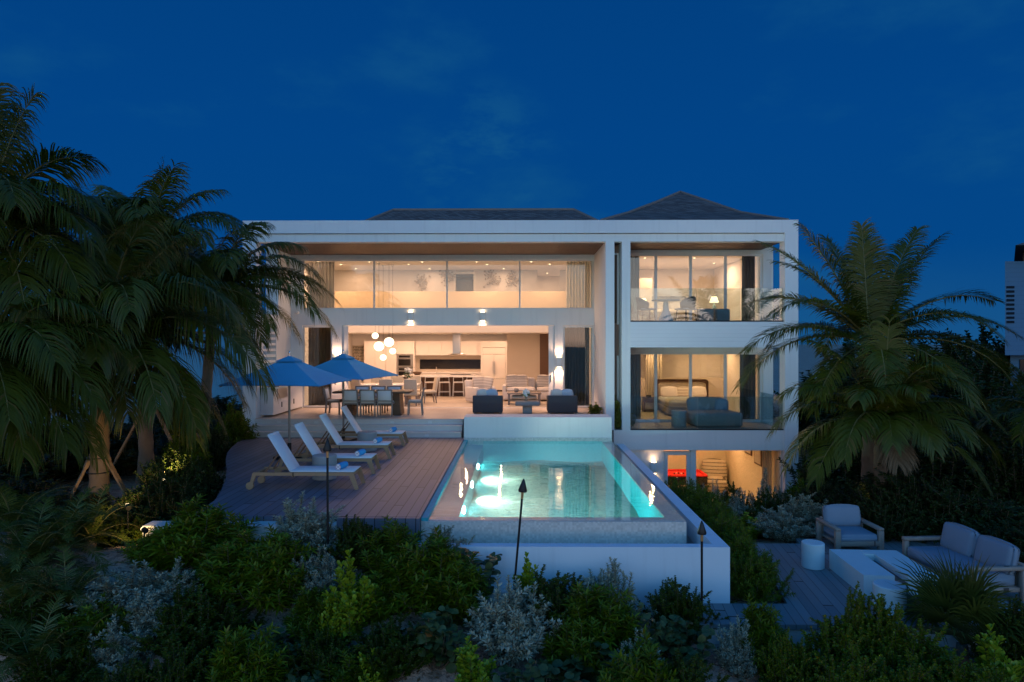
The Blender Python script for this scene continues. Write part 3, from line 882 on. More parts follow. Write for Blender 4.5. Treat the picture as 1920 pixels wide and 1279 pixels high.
mk_vase('flower_vase', (-4.25, 26.2, .77), 'vase of white orchids on the white indoor dining table', .22, .50, .14, M['petal'], M['concrete'])

# ------------------------------------------------------------------ kitchen
kc = empty('kitchen_cabinets', (-4.0, 33.0, 0), 0, 'white fitted kitchen cabinets along the rear wall', 'cabinets')
def part(parent, name, mat, *boxes):
    m = MB()
    for b in boxes: m.box(*b)
    return m.build(name, mat, parent, world=True)
part(kc, 'tall_cabinet', M['cabinet'], (-7.4,-5.85,32.65,33.29,0,2.42), (-5.05,-4.98,32.65,33.29,0,2.42), (-5.85,-5.05,32.65,33.29,1.78,2.42), (-5.85,-5.05,32.65,33.29,0,.55))
for x in (-7.38, -6.86, -6.34):
    d = part(kc, 'cabinet_door', M['cabinet'], (x, x+.50, 32.62, 32.648, .1, 2.38))
part(kc, 'upper_cabinet', M['cabinet'], (-4.98,-1.80,32.85,33.29,1.72,2.42))
for k in range(5): part(kc, 'cabinet_door', M['cabinet'], (-4.96+k*.634, -4.36+k*.634+.02, 32.82, 32.848, 1.74, 2.40))
part(kc, 'base_cabinet', M['cabinet'], (-4.98,-1.80,32.68,33.29,0,.87))
part(kc, 'worktop', M['counter'], (-4.98,-1.80,32.64,33.29,.872,.92))
part(kc, 'splashback', M['inwall2'], (-4.98,-1.80,33.27,33.297,.92,1.72))
part(kc, 'window_strip', M['black'], (-4.80,-1.83,33.24,33.268,1.06,1.52))
part(kc, 'tall_cabinet', M['cabinet'], (-1.80,-1.72,32.6,33.29,0,2.42), (-.62,-.54,32.6,33.29,0,2.42), (-1.72,-.62,32.6,33.29,2.12,2.42))
fr = empty('refrigerator', (-1.17, 32.9, 0), 0, 'tall white panelled two door refrigerator at the right of the kitchen', 'refrigerator')
part(fr, 'body', M['black'], (-1.715,-.625,32.66,33.28,0,2.11))
part(fr, 'door', M['cabinet'], (-1.71,-1.175,32.60,32.655,.62,1.78)); part(fr, 'door', M['cabinet'], (-1.165,-.63,32.60,32.655,.62,1.78))
part(fr, 'drawer', M['cabinet'], (-1.71,-.63,32.60,32.655,.08,.605)); part(fr, 'top_grille', M['cabinet'], (-1.71,-.63,32.60,32.655,1.795,2.10))
for x in (-1.215,-1.125): part(fr, 'handle', M['steel'], (x-.012,x+.012,32.55,32.575,.85,1.45))
for k, (z0, z1) in enumerate(((1.18,1.75),(.60,1.15))):
    ov = empty('wall_oven', (-5.45, 32.9, z0), 0, ['upper steel wall oven left of the long kitchen window', 'lower steel wall oven left of the long kitchen window'][k], 'oven', 'wall ovens')
    part(ov, 'body', M['steel'], (-5.84,-5.06,32.64,33.2,z0,z1)); part(ov, 'door', M['black'], (-5.74,-5.16,32.615,32.638,z0+.06,z1-.20))
    part(ov, 'control_panel', M['black'], (-5.72,-5.18,32.62,32.638,z1-.12,z1-.03)); part(ov, 'handle', M['chrome'], (-5.74,-5.16,32.585,32.61,z1-.175,z1-.15))
isl = empty('kitchen_island', (-3.47, 30.0, 0), 0, 'long kitchen island with white top and dark wood base', 'kitchen island')
part(isl, 'worktop', M['counter'], (-5.06,-1.90,29.45,30.65,.865,.925)); part(isl, 'base', M['walnut'], (-4.95,-2.0,29.95,30.6,0,.863))
part(isl, 'end_panel', M['walnut'], (-4.95,-4.89,29.52,29.949,0,.863), ); part(isl, 'end_panel', M['walnut'], (-2.06,-2.0,29.52,29.949,0,.863))
part(isl, 'hob', M['black'], (-3.0,-2.1,30.0,30.4,.926,.94))
m = MB(); m.tube([(-3.62,30.2,.92),(-3.62,30.2,1.2),(-3.62,30.15,1.26),(-3.62,30.05,1.27),(-3.62,30.0,1.2)], .012, 8); m.build('tap', M['chrome'], isl, world=True)
m = MB(); m.lathe([(.001,.02),(.10,0),(.17,.06),(.21,.14),(.20,.14),(.15,.07),(.001,.04)], (0,0,0), 20); o = m.build('fruit_bowl', M['darkwood']); o.location = (-4.45,30.0,.926)
tag(o, 'dark wooden bowl on the left of the kitchen island', 'bowl')
hd = empty('range_hood', (-2.72, 30.1, 1.8), 0, 'steel range hood hanging over the kitchen island', 'range hood')
part(hd, 'duct', M['steel'], (-2.89,-2.55,29.95,30.25,1.87,2.75))
m = MB(); m.lathe([(.001,1.87),(.2,1.87),(.46,1.81),(.46,1.80),(.001,1.80)], (-2.72,30.1,0), 4 if False else 24); m.build('canopy', M['glass_hood'] if 'glass_hood' in M else M['steel'], hd, world=True)
def mk_stool():
    r = empty('bar_stool', (0,0,0), 0, 'x', 'stool')
    m = MB()
    for x in (-.21,.21):
        m.tube([(x*1.12,-.2,0),(x,-.16,.62),(x*.95,-.17,.86)], .013, 6); m.tube([(x*1.12,.2,0),(x,.16,.62)], .013, 6)
    m.tube([(-.2,-.17,.86),(.2,-.17,.86)], .013, 6); m.tube([(-.225,-.19,.22),(.225,-.19,.22)], .011, 6); m.tube([(-.225,.19,.22),(.225,.19,.22)], .011, 6)
    m.build('frame', M['frame'], r)
    m = MB(); m.rbox((0,0,.63),(.42,.36,.05),.02,2); m.build('seat', M['offwhite'], r)
    return r
bs = mk_stool()
sl = ['white wire bar stool at the left end of the kitchen island', 'second white wire bar stool from the left at the island', 'middle white wire bar stool at the kitchen island',
      'second white wire bar stool from the right at the island', 'white wire bar stool at the right end of the island beside the armchair']
for i, x in enumerate((-4.42,-3.82,-3.20,-2.60,-2.02)): place(bs, i == 0, (x,29.6,0), 0, sl[i], 'bar stools at the kitchen island')
ap = empty('wall_art', (-7.75, 33.28, 1.5), 0, 'black and cream patterned panel on the kitchen wall beside the stacked doors', 'artwork')
m = MB(); m.box(-8.1,-7.42,33.24,33.295,1.28,2.20); m.build('panel', M['cream'], ap, world=True)
def m_pattern():
    m = bpy.data.materials.new('dash_pattern'); t = NT(m)
    s = t.n('ShaderNodeSeparateXYZ', inp={0: t.coord()})
    row = t.math('DIVIDE', s.outputs[2], .073); rf = t.math('FLOOR', row); ry = t.math('FRACT', row)
    u = t.math('MULTIPLY_ADD', s.outputs[0], 16.0, t.math('MULTIPLY', rf, 3.71))
    w = t.n('ShaderNodeTexWhiteNoise', noise_dimensions='2D', inp={'Vector': t.n('ShaderNodeCombineXYZ', inp={0: t.math('FLOOR', u), 1: rf}).outputs[0]}).outputs['Value']
    on = t.math('MULTIPLY', t.math('GREATER_THAN', t.math('FRACT', u), t.math('MULTIPLY', w, .45)), t.math('GREATER_THAN', ry, .33))
    t.out(t.pbr(t.mix(on, (.6,.52,.4), (.02,.018,.015)), .7)); return m
m = MB(); m.box(-8.07,-7.45,33.228,33.239,1.31,2.17); m.build('pattern', m_pattern(), ap, world=True)
# ------------------------------------------------------------------ living room
def cushion(name, loc, size, rot, mat, label, group, cat='cushion'):
    m = MB(); m.rbox((0,0,0), size, .03, 2, puff=.05)
    o = m.build(name, mat); o.location = loc; o.rotation_euler = rot
    tag(o, label, cat, group); return o
sf = empty('sofa', (.72, 27.9, 0), 0, 'long off white sofa with striped cushions at the back of the lounge', 'sofa')
m = MB(); m.rbox((0,0,.22),(2.6,.95,.32),.04,2); m.build('base', M['offwhite'], sf)
for x in (-.62,.62):
    m = MB(); m.rbox((x,-.08,.45),(1.15,.8,.17),.05,3,puff=.03); m.build('seat_cushion', M['offwhite'], sf)
    m = MB(); m.rbox((x,.33,.68),(1.15,.22,.46),.06,3,puff=.04,rot=Euler((R(-8),0,0))); m.build('back_cushion', M['offwhite'], sf)
m = MB(); m.rbox((0,.48,.42),(2.6,.14,.72),.05,2); m.build('backrest', M['offwhite'], sf)
for x in (-1.29,1.29):
    m = MB(); m.rbox((x,0,.34),(.16,.95,.6),.05,3); m.build('arm', M['offwhite'], sf)
for i, (x, l) in enumerate(((-.26,'striped cushion at the left end of the white sofa'),(.14,'striped cushion second from the left on the white sofa'),(1.0,'striped cushion on the right half of the white sofa'),(1.36,'striped cushion at the right end of the white sofa behind the door panel'))):
    cushion('cushion', (x, 27.95, .78), (.46,.16,.46), (R(-14),R(-4+3*i),R(4-3*i)), M['stripe'], l, 'striped cushions in the lounge')
ac = empty('armchair', (-1.5, 26.9, 0), R(-42), 'white upholstered armchair with striped cushions left of the lounge', 'armchair')
m = MB(); m.rbox((0,0,.22),(.9,.85,.36),.05,2); m.build('base', M['offwhite'], ac)
m = MB(); m.rbox((0,-.04,.45),(.64,.7,.16),.05,3,puff=.03); m.build('seat_cushion', M['offwhite'], ac)
m = MB(); m.rbox((0,.38,.52),(.9,.18,.72),.06,3,rot=Euler((R(-8),0,0))); m.build('backrest', M['offwhite'], ac)
for x in (-.39,.39):
    m = MB(); m.rbox((x,0,.38),(.15,.85,.5),.06,3); m.build('arm', M['offwhite'], ac)
ac.rotation_euler = (0,0,R(38))
cushion('cushion', (-1.56,26.95,.78), (.48,.15,.46), (R(-14),0,R(30)), M['stripe'], 'larger striped cushion on the white armchair', 'striped cushions in the lounge')
cushion('cushion', (-1.22,26.98,.76), (.42,.15,.44), (R(-16),R(6),R(-25)), M['stripe'], 'smaller striped cushion at the right side of the white armchair', 'striped cushions in the lounge')
ct = empty('coffee_table', (.22, 26.2, 0), 0, 'wooden coffee table with slatted shelf in front of the white sofa', 'coffee table')
m = MB(); m.rbox((0,0,.43),(1.30,.75,.05),.008,1); m.build('table_top', M['greywood'], ct)
m = MB(); m.rbox((0,0,.15),(1.16,.62,.03),.006,1); m.build('shelf', M['greywood'], ct)
for x in (-.58,.58):
    for y in (-.31,.31):
        m = MB(); m.rbox((x,y,.2),(.08,.08,.4),.006,1); m.build('leg', M['greywood'], ct)
m = MB(); m.rbox((0,0,.255),(.95,.5,.17),.05,2,puff=.02); o = m.build('basket', M['cream']); o.location=(.22,26.2,0); tag(o,'woven basket on the shelf under the wooden coffee table','basket')
m = MB(); m.lathe([(.001,.0),(.07,.0),(.10,.07),(.085,.14),(.05,.16),(.001,.15)],(0,0,0),18); o = m.build('stone_pot', M['stone']); o.location=(-.08,26.2,.456); tag(o,'round dark pot at the left of the wooden coffee table','pot')
m = MB(); m.rbox((0,0,.012),(.3,.22,.024),.004,1); m.rbox((.01,0,.036),(.26,.19,.022),.004,1); o = m.build('book_stack', M['cream']); o.location=(.28,26.1,.456); tag(o,'two pale books stacked on the wooden coffee table','books')

# terrace lounge: wicker chairs from behind, stone table with flowers
def mk_wchair():
    r = empty('wicker_armchair', (0,0,0), 0, 'x', 'armchair')   # faces +Y
    m = MB(); m.rbox((0,-.40,.34),(.98,.12,.56),.02,2); m.build('backrest', M['wicker'], r)
    for x in (-.44,.44):
        m = MB(); m.rbox((x,.06,.31),(.11,.80,.50),.02,2); m.build('arm', M['wicker'], r)
    m = MB(); m.rbox((0,.05,.17),(.77,.8,.22),.015,1); m.build('base', M['wicker'], r)
    for x in (-.43,.43):
        for y in (-.4,.4):
            m = MB(); m.rbox((x,y,.03),(.06,.06,.06),.005,1); m.build('foot', M['greywood'], r)
    m = MB(); m.rbox((0,.08,.36),(.76,.76,.14),.04,3,puff=.02); m.build('seat_cushion', M['bluewhite'], r)
    return r
wc = mk_wchair()
place(wc, True, (-1.02,22.95,0), 0, 'dark wicker armchair seen from behind on the left of the stone table', 'dark wicker armchairs on the terrace')
place(wc, False, (1.46,22.95,0), 0, 'dark wicker armchair seen from behind on the right of the stone table', 'dark wicker armchairs on the terrace')
for i, (x, rz, mt, l) in enumerate(((-1.2,8,'offwhite','pale cushion at the left of the left wicker armchair'),(-.9,-6,'bluewhite','pale blue cushion in the middle of the left wicker armchair'),
        (1.28,6,'offwhite','pale cushion at the left of the right wicker armchair'),(1.62,-8,'bluewhite','pale blue cushion at the right of the right wicker armchair'))):
    cushion('cushion', (x,22.84,.60), (.40,.14,.36), (R(12),R(rz*.7),R(rz)), M[mt], l, 'cushions on the wicker armchairs')
stt = empty('stone_table', (.30,22.85,0), 0, 'low rectangular stone pedestal table between the wicker armchairs', 'side table')
m = MB(); m.rbox((0,0,.34),(.80,.6,.13),.015,1); m.build('table_top', M['stone'], stt)
m = MB(); m.rbox((0,0,.14),(.32,.32,.275),.01,1); m.build('pedestal', M['stone'], stt)
mk_vase('flower_vase', (.26,22.85,.405), 'glass vase of white hydrangeas on the low stone table', .14, .27, .13, M['petal'], M['rail_glass'])

# barbecue counter on the left wall
bq = empty('barbecue_counter', (-8.0,22.8,0), 0, 'white outdoor kitchen counter with built in grill along the left wall', 'barbecue')
m = MB(); m.box(-8.21,-7.80,21.66,24.55,0.06,.88); m.build('cabinet', M['white2'], bq, world=True)
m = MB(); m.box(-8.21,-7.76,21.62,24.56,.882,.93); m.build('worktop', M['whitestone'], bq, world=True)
m = MB(); m.box(-7.799,-7.77,22.0,22.9,.55,.875); g_ = m.build('grill', M['steel'], bq, world=True)
m = MB(); m.box(-8.15,-7.74,22.0,22.9,.931,1.12); m.build('grill_hood', M['steel'], g_, world=True)
for y in (22.4, 23.6):
    m = MB(); m.box(-7.799,-7.775,y,y+.02,.25,.42); m.build('handle', M['dark_metal'], bq, world=True)

# ------------------------------------------------------------------ curtains
def curtain(x0, x1, y, z0, z1, mat, label, folds=7):
    m = MB(); n = folds*8; vs = []; fs = []
    for j, z in enumerate((z0, (z0+z1)/2, z1)):
        for i in range(n+1):
            t = i/n; x = lerp(x0, x1, t)
            a = .045*(1.0 if j < 2 else .7)
            vs.append((x, y + a*math.sin(2*PI*folds*t + .4*math.sin(5*t)), z))
    k = len(vs)
    for v in vs[:k]: vs.append((v[0], v[1]+.012, v[2]))
    for j in range(2):
        for i in range(n):
            a = j*(n+1)+i
            fs.append((a, a+1, a+n+2, a+n+1)); fs.append((k+a, k+a+n+1, k+a+n+2, k+a+1))
    m.add(vs, fs, 0, True)
    tag(m.build('curtain', mat), label, 'curtain', 'curtains behind the villa windows')
curtain(-7.75,-6.75,YG+.42,3.45,5.33,M['curtain'],'taupe curtain at the left end of the long upper window',8)
curtain(1.75,2.62,YG+.42,3.45,5.33,M['sheer'],'sheer pale curtain at the right end of the long upper window',8)
curtain(-7.72,-6.78,YG+.42,.02,2.95,M['curtain_brown'],'brown curtain behind the narrow glass door left of the open dining room',8)
curtain(1.66,2.60,YG+.42,.02,2.95,M['curtain_dark'],'dark curtain behind the narrow glass door right of the open lounge',8)
curtain(3.62,4.20,YR+.35,3.04,5.42,M['curtain_grey'],'grey curtain at the left of the upper balcony doors',6)
curtain(7.75,8.20,YR+.35,3.04,5.42,M['curtain_dark'],'dark curtain at the right of the upper balcony doors',4)
curtain(3.62,4.25,YR+.35,-.35,2.04,M['curtain_grey'],'grey curtain at the left of the lower bedroom doors',6)
curtain(7.68,8.22,YR+.35,-.35,2.04,M['curtain_dark'],'dark curtain at the right of the lower bedroom doors',5)
curtain(5.1,5.75,27.35,.2,2.2,M['sheer'],'pale lit curtain beside the bed head in the lower bedroom',5)
curtain(7.9,8.2,22.2,-3.39,-1.0,M['sheer'],'pale curtain inside the basement game room window',4)

# ------------------------------------------------------------------ bedrooms and balconies
def mk_bed(loc, label, headmat):
    r = empty('bed', loc, 0, label, 'bed')      # head at +Y
    m = MB(); m.rbox((0,0,.18),(1.95,2.0,.26),.03,2); m.build('base', M['greywood'], r)
    m = MB(); m.rbox((0,0,.45),(1.9,1.98,.28),.08,3,puff=.02); m.build('mattress', M['offwhite'], r)
    m = MB(); m.rbox((0,-.72,.50),(1.98,.7,.22),.06,3,puff=.02); m.build('throw', M['cream'], r)
    m = MB(); m.rbox((0,1.06,.70),(2.1,.08,1.1),.12,4); h = m.build('headboard', headmat, r)
    m = MB(); m.rbox((0,1.01,.66),(1.86,.04,.92),.10,4); m.build('headboard_pad', M['cream'], h)
    for k, x in enumerate((-.55,.02,.58)):
        m = MB(); m.rbox((x,.78,.76),(.62,.18,.40),.05,3,puff=.05,rot=Euler((R(-22),0,R(3*k-3)))); m.build('pillow', M['stripe'] if k == 1 else M['offwhite'], r)
    return r
mk_bed((6.5,26.2,-.355), 'double bed with dark framed headboard and striped pillow in the lower bedroom', M['darkwood'])
mk_bed((6.0,27.6,3.035), 'double bed with pale pillows in the upper bedroom', M['greywood'])
def mk_night(loc, label):
    r = empty('nightstand', loc, 0, label, 'nightstand', 'nightstands')
    m = MB(); m.rbox((0,0,.46),(.5,.42,.18),.01,1); m.build('drawer', M['darkwood'], r)
    m = MB(); m.rbox((0,0,.06),(.5,.42,.03),.006,1); m.build('shelf', M['darkwood'], r)
    for x in (-.22,.22): 
        m = MB(); m.rbox((x,0,.2),(.04,.4,.38),.005,1); m.build('leg', M['darkwood'], r)
mk_night((5.15,26.9,-.355), 'dark nightstand with telephone left of the lower bedroom bed')
mk_night((4.85,26.6,3.035), 'nightstand under the left lamp in the upper bedroom')
mk_night((7.32,25.6,3.035), 'nightstand under the right lamp in the upper bedroom')
m = MB(); m.rbox((0,0,.03),(.2,.16,.06),.02,2); m.rbox((0,.02,.08),(.2,.05,.04),.015,2); o = m.build('telephone', M['black']); o.location=(5.12,26.85,.197); tag(o,'black telephone on the dark nightstand','telephone')
M['shade'] = m_emit('lamp_shade', (1,.66,.36), 5.0)
for x, y, l in ((4.85,26.6,'glowing white table lamp at the left of the upper bedroom'),(7.32,25.6,'glowing white table lamp at the right of the upper bedroom')):
    r = empty('table_lamp', (x,y,3.58), 0, l, 'table lamp', 'table lamps in the upper bedroom')
    m = MB(); m.lathe([(.001,0),(.07,0),(.09,.08),(.03,.2),(.015,.3)],(0,0,0),16); m.build('base', M['whitestone'], r)
    m = MB(); m.lathe([(.001,.5),(.10,.5),(.17,.28),(.165,.28),(.001,.3)],(0,0,0),20); m.build('shade', M['shade'], r)
# upper balcony set
bt = empty('balcony_table', (4.82,22.35,3.03), 0, 'round pedestal table on the upper balcony between two woven chairs', 'table')
m = MB(); m.cyl((0,0,.70), .46, .04, 32); m.build('table_top', M['stone'], bt)
m = MB(); m.lathe([(.001,0),(.30,0),(.28,.03),(.10,.40),(.08,.70),(.001,.70)],(0,0,0),20); m.build('pedestal', M['whitestone'], bt)
def mk_tub():
    r = empty('balcony_chair', (0,0,0), 0, 'x', 'chair')
    m = MB(); n = 16; vs=[]; fs=[]
    for i in range(n+1):
        a = PI + PI*i/n*1.0
        hgt = .62 + .20*math.sin(PI*i/n)
        for rr, zz in ((.27,.42),(.31,hgt),(.29,hgt),(.25,.42)):
            vs.append((rr*math.cos(a), rr*math.sin(a), zz))
    for i in range(n):
        for k in range(4): fs.append((i*4+k, i*4+(k+1)%4, i*4+4+(k+1)%4, i*4+4+k))
    m.add(vs, fs, 0, True); m.build('backrest', M['wicker'], r)
    m = MB(); m.rbox((0,.02,.42),(.52,.5,.06),.025,2); m.build('seat', M['greyfab'], r)
    for x in (-.2,.2):
        for y in (-.18,.2):
            m = MB(); m.bar((x*1.2,y*1.2,0),(x,y,.42),.025,.025); m.build('leg', M['dark_metal'], r)
    return r
tc = mk_tub()
place(tc, True, (4.15,22.3,3.03), R(-80), 'woven balcony chair at the left of the round table', 'woven chairs on the upper balcony')
place(tc, False, (5.42,22.1,3.03), R(35), 'woven balcony chair with its back turned right of the round table', 'woven chairs on the upper balcony')
for i, (x, y) in enumerate(((6.05,22.2),(6.62,22.35))):
    m = MB(); m.rbox((0,0,.22),(.46,.46,.43),.06,3); o = m.build('pouf', M['greyfab']); o.location=(x,y,3.03)
    tag(o, ['left grey square pouf on the upper balcony', 'right grey square pouf on the upper balcony'][i], 'pouf', 'poufs on the upper balcony')
m = MB(); m.cyl((0,0,0), .24, .52, 32); o = m.build('drum_table', M['concrete']); o.location=(5.22,22.25,-.36); tag(o,'dark grey drum table beside the daybed on the lower balcony','side table')
ls = empty('daybed', (6.42,22.55,-.36), R(4), 'deep grey lounge daybed on the lower balcony', 'daybed')
m = MB(); m.rbox((0,-.05,.24),(1.55,1.1,.46),.09,3,puff=.03); m.build('seat', M['greyfab'], ls)
m = MB(); m.rbox((-.12,.46,.62),(1.2,.26,.52),.09,3,puff=.03,rot=Euler((R(-14),0,0))); m.build('backrest', M['greyfab'], ls)
m = MB(); m.rbox((.38,.34,.62),(.45,.16,.42),.05,3,puff=.05,rot=Euler((R(-20),R(10),R(-10)))); m.build('pillow', M['lightgrey'], ls)

# ------------------------------------------------------------------ game room
pt = empty('pool_table', (5.75,26.1,-3.4), 0, 'pool table with bright red cloth in the basement game room', 'pool table')
m = MB(); m.rbox((0,0,.60),(2.6,1.2,.30),.02,1); m.build('body', M['black'], pt)
m = MB(); m.box(-1.2,1.2,-.5,.5,.752,.775); m.build('cloth', M['redbaize'], pt)
m = MB()
for y in (-.57,.57): m.rbox((0,y,.79),(2.62,.12,.06),.015,1)
for x in (-1.27,1.27): m.rbox((x,0,.79),(.12,1.02,.06),.015,1)
m.build('rail', M['redbaize'], pt)
for x in (-1.1,1.1):
    for y in (-.4,.4):
        m = MB(); m.rbox((x,y,.23),(.2,.2,.45),.02,1); m.build('leg', M['black'], pt)
for k in range(5):
    m = MB(); m.blob((0,0,.029),(.029,)*3,10,6); o = m.build('billiard_ball', M['petal'] if k % 2 else M['black']); o.location=(5.9+.09*k,25.9+.05*(k%3),-3.4+.775)
    tag(o, 'small ball on the red pool table in the basement', 'ball', 'balls on the red pool table')
ga = empty('striped_armchair', (7.62,26.55,-3.4), R(-12), 'low armchair with brown horizontal stripes in the basement corner', 'armchair')
m = MB(); m.rbox((0,-.1,.28),(.9,.9,.5),.10,3,puff=.05); m.build('seat', M['stripe2'], ga)
m = MB(); m.rbox((0,.34,.72),(.92,.3,.85),.10,3,puff=.06,rot=Euler((R(-12),0,0))); m.build('backrest', M['stripe2'], ga)
for k, (y, z) in enumerate(((24.6,-1.35),(23.6,-1.55))):
    fp = empty('framed_picture', (8.27,y,z), 0, ['framed picture farther back on the basement side wall','framed picture nearer the window on the basement side wall'][k], 'picture', 'pictures on the basement wall')
    m = MB(); m.box(8.24,8.278,y-.35,y+.35,z-.3,z+.3); fo = m.build('frame', M['darkwood'], fp, world=True)
    m = MB(); m.box(8.232,8.239,y-.29,y+.29,z-.24,z+.24); m.build('print', M['cream'], fp, world=True)

# gallery wall sculptures
for k, (px, py, s) in enumerate(((792,528,.42),(838,520,.40),(921,523,.48),(960,525,.42))):
    p = at(px, py, 28.22); m = MB()
    for i in range(46):
        a = rng.uniform(0,2*PI); rr = rng.uniform(.3,1)*s*(.8+.2*math.sin(3*a+k))
        c = Vector((rr*math.cos(a), 0, rr*math.sin(a)))
        m.bar((c.x*.15, -.01, c.z*.15), (c.x, -.03-.04*rng.random(), c.z), .012, .008)
        m.blob((c.x, -.04, c.z), (.035,.012,.03), 6, 4)
    o = m.build('wall_sculpture', M['blackart']); o.location = p
    tag(o, ['leftmost branching grey wall sculpture on the gallery wall','grey wall sculpture left of the gallery door behind the mullion','large round grey wall sculpture right of the gallery door','rightmost grey wall sculpture on the gallery wall'][k], 'wall sculpture', 'coral like sculptures on the gallery wall')

# ------------------------------------------------------------------ lower terrace seating
cc = empty('club_chair', (6.42,13.32,-1.57), R(2), 'wide wooden club chair with grey cushions on the lower terrace', 'armchair')
for x in (-.49,.49):
    m = MB(); m.rbox((x,0,.47),(.12,.95,.06),.01,1); m.rbox((x,-.43,.22),(.12,.09,.44),.008,1); m.rbox((x,.43,.22),(.12,.09,.44),.008,1); m.build('arm', M['greywood'], cc)
m = MB(); m.rbox((0,-.44,.18),(.91,.06,.10),.006,1); m.rbox((0,.44,.33),(.91,.06,.4),.006,1); m.rbox((0,0,.15),(.91,.85,.05),.006,1); m.build('frame', M['greywood'], cc)
m = MB(); m.rbox((0,-.04,.27),(.86,.82,.19),.05,3,puff=.02); m.build('seat_cushion', M['lightgrey'], cc)
m = MB(); m.rbox((0,.33,.57),(.84,.20,.44),.07,3,puff=.03,rot=Euler((R(-12),0,0))); m.build('back_cushion', M['lightgrey'], cc)
cc.scale = (.84, .86, .92)
so = empty('outdoor_sofa', (7.30,11.35,-1.57), PI/2, 'wooden framed outdoor sofa with grey cushions facing the fire table', 'sofa')
L = 1.62   # local: length along X, faces +Y after rotation -> faces -X
m = MB(); m.rbox((0,0,.16),(L,.85,.07),.008,1); m.rbox((0,-.44,.34),(L,.06,.42),.008,1); m.build('frame', M['greywood'], so)
for x in (-L/2,L/2):
    m = MB(); m.rbox((x,0,.50),(.10,.90,.06),.01,1); m.rbox((x,.40,.235),(.09,.08,.47),.008,1); m.rbox((x,-.40,.235),(.09,.08,.47),.008,1); m.build('arm', M['greywood'], so)
m = MB(); m.rbox((0,.04,.29),(L-.12,.78,.20),.05,3,puff=.02); m.build('seat_cushion', M['lightgrey'], so)
for x in (-L/4,L/4):
    m = MB(); m.rbox((x,-.30,.58),(L/2-.08,.20,.46),.07,3,puff=.03,rot=Euler((R(12),0,0))); m.build('back_cushion', M['lightgrey'], so)
so.rotation_euler = (0,0,PI/2+R(4))
ft = empty('fire_table', (6.0,11.35,-1.57), R(-3), 'long white concrete fire table with a dark central slot', 'fire table')
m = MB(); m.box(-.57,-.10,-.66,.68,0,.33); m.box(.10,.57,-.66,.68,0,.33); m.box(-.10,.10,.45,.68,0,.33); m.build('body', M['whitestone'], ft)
m = MB(); m.box(-.098,.098,-.655,.445,.0,.22); m.build('burner_tray', M['black'], ft)
for x, y, rr, h, l in ((5.20,12.1,.19,.44,'white drum stool between the club chair and the hedge'),(5.42,10.02,.22,.44,'white drum stool at the near end of the fire table')):
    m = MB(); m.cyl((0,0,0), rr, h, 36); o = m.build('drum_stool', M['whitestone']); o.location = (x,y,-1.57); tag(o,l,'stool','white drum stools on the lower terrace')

# ------------------------------------------------------------------ tiki torches
for k, (top, foot, D, l) in enumerate((((613,823),(614,1045),10.3,'garden torch standing in front of the loungers'),((982,898),(965,1092),9.9,'leaning garden torch in front of the pool'),((1315,976),(1315,1182),9.75,'garden torch at the right corner of the trough wall'))):
    a = at(*foot, D); b = at(*top, D); a.z = ground_h(a.x, a.y)-.05
    if k == 1: 
        d = (at(*top, D)-at(*foot, D)); a = b + d*((a.z-b.z)/d.z)
    r = empty('garden_torch', tuple(a), 0, l, 'torch', 'garden torches along the dune')
    d = (b-a); u = d.normalized(); H = d.length
    m = MB(); m.tube([(0,0,0), u*(H-.20)], .017, 10); m.build('pole', M['dark_metal'], r)
    m = MB(); m.tube([u*(H-.29), u*(H-.185)], .021, 12); m.build('collar', M['bronze'], r)
    m = MB(); m.tube([u*(H-.19), u*(H-.165), u*(H-.03), u*H], [.062,.066,.02,.006], 16); m.build('burner', M['dark_metal'], r)
M['frond'] = m_leaf('palm_leaflets', (.058, .076, .005), (.105, .117, .011), (.17, .12, .03), .4, .25)
M['dead_frond'] = m_leaf('dry_frond', (.13, .095, .055), (.24, .18, .11), None, .6, .2)
M['rachis'] = m_plain('palm_rachis', (.15, .13, .04), .6, 0, .2)
M['l_silver'] = m_leaf('silver_leaves', (.28, .31, .22), (.46, .48, .36), None, .5, .15)
M['l_lance'] = m_leaf('bright_lance_leaves', (.075, .12, .004), (.17, .235, .008), (.18, .16, .01), .45, .3)
M['l_box'] = m_leaf('dark_small_leaves', (.045, .072, .004), (.08, .115, .008), None, .45, .2)
M['l_obov'] = m_leaf('paddle_leaves', (.20, .28, .012), (.32, .42, .03), None, .35, .25)
M['l_grape'] = m_leaf('round_leaves', (.05, .085, .03), (.10, .14, .055), (.22, .10, .03), .35, .2)
M['l_fern'] = m_leaf('fern_leaflets', (.055, .08, .012), (.10, .13, .025), None, .4, .2)
M['l_dark'] = m_leaf('dark_bush_leaves', (.022, .042, .008), (.045, .078, .016), None, .5, .2)
M['l_yellow'] = m_leaf('yellow_green_leaves', (.09, .14, .006), (.16, .21, .01), (.3, .2, .01), .4, .25)
M['l_croton'] = m_leaf('variegated_leaves', (.10, .13, .02), (.30, .27, .05), None, .4, .2)

def basis(d):
    d = d.normalized()
    up = Vector((0,0,1)) if abs(d.z) < .92 else Vector((1,0,0))
    s = d.cross(up).normalized(); u = s.cross(d).normalized()
    return d, s, u

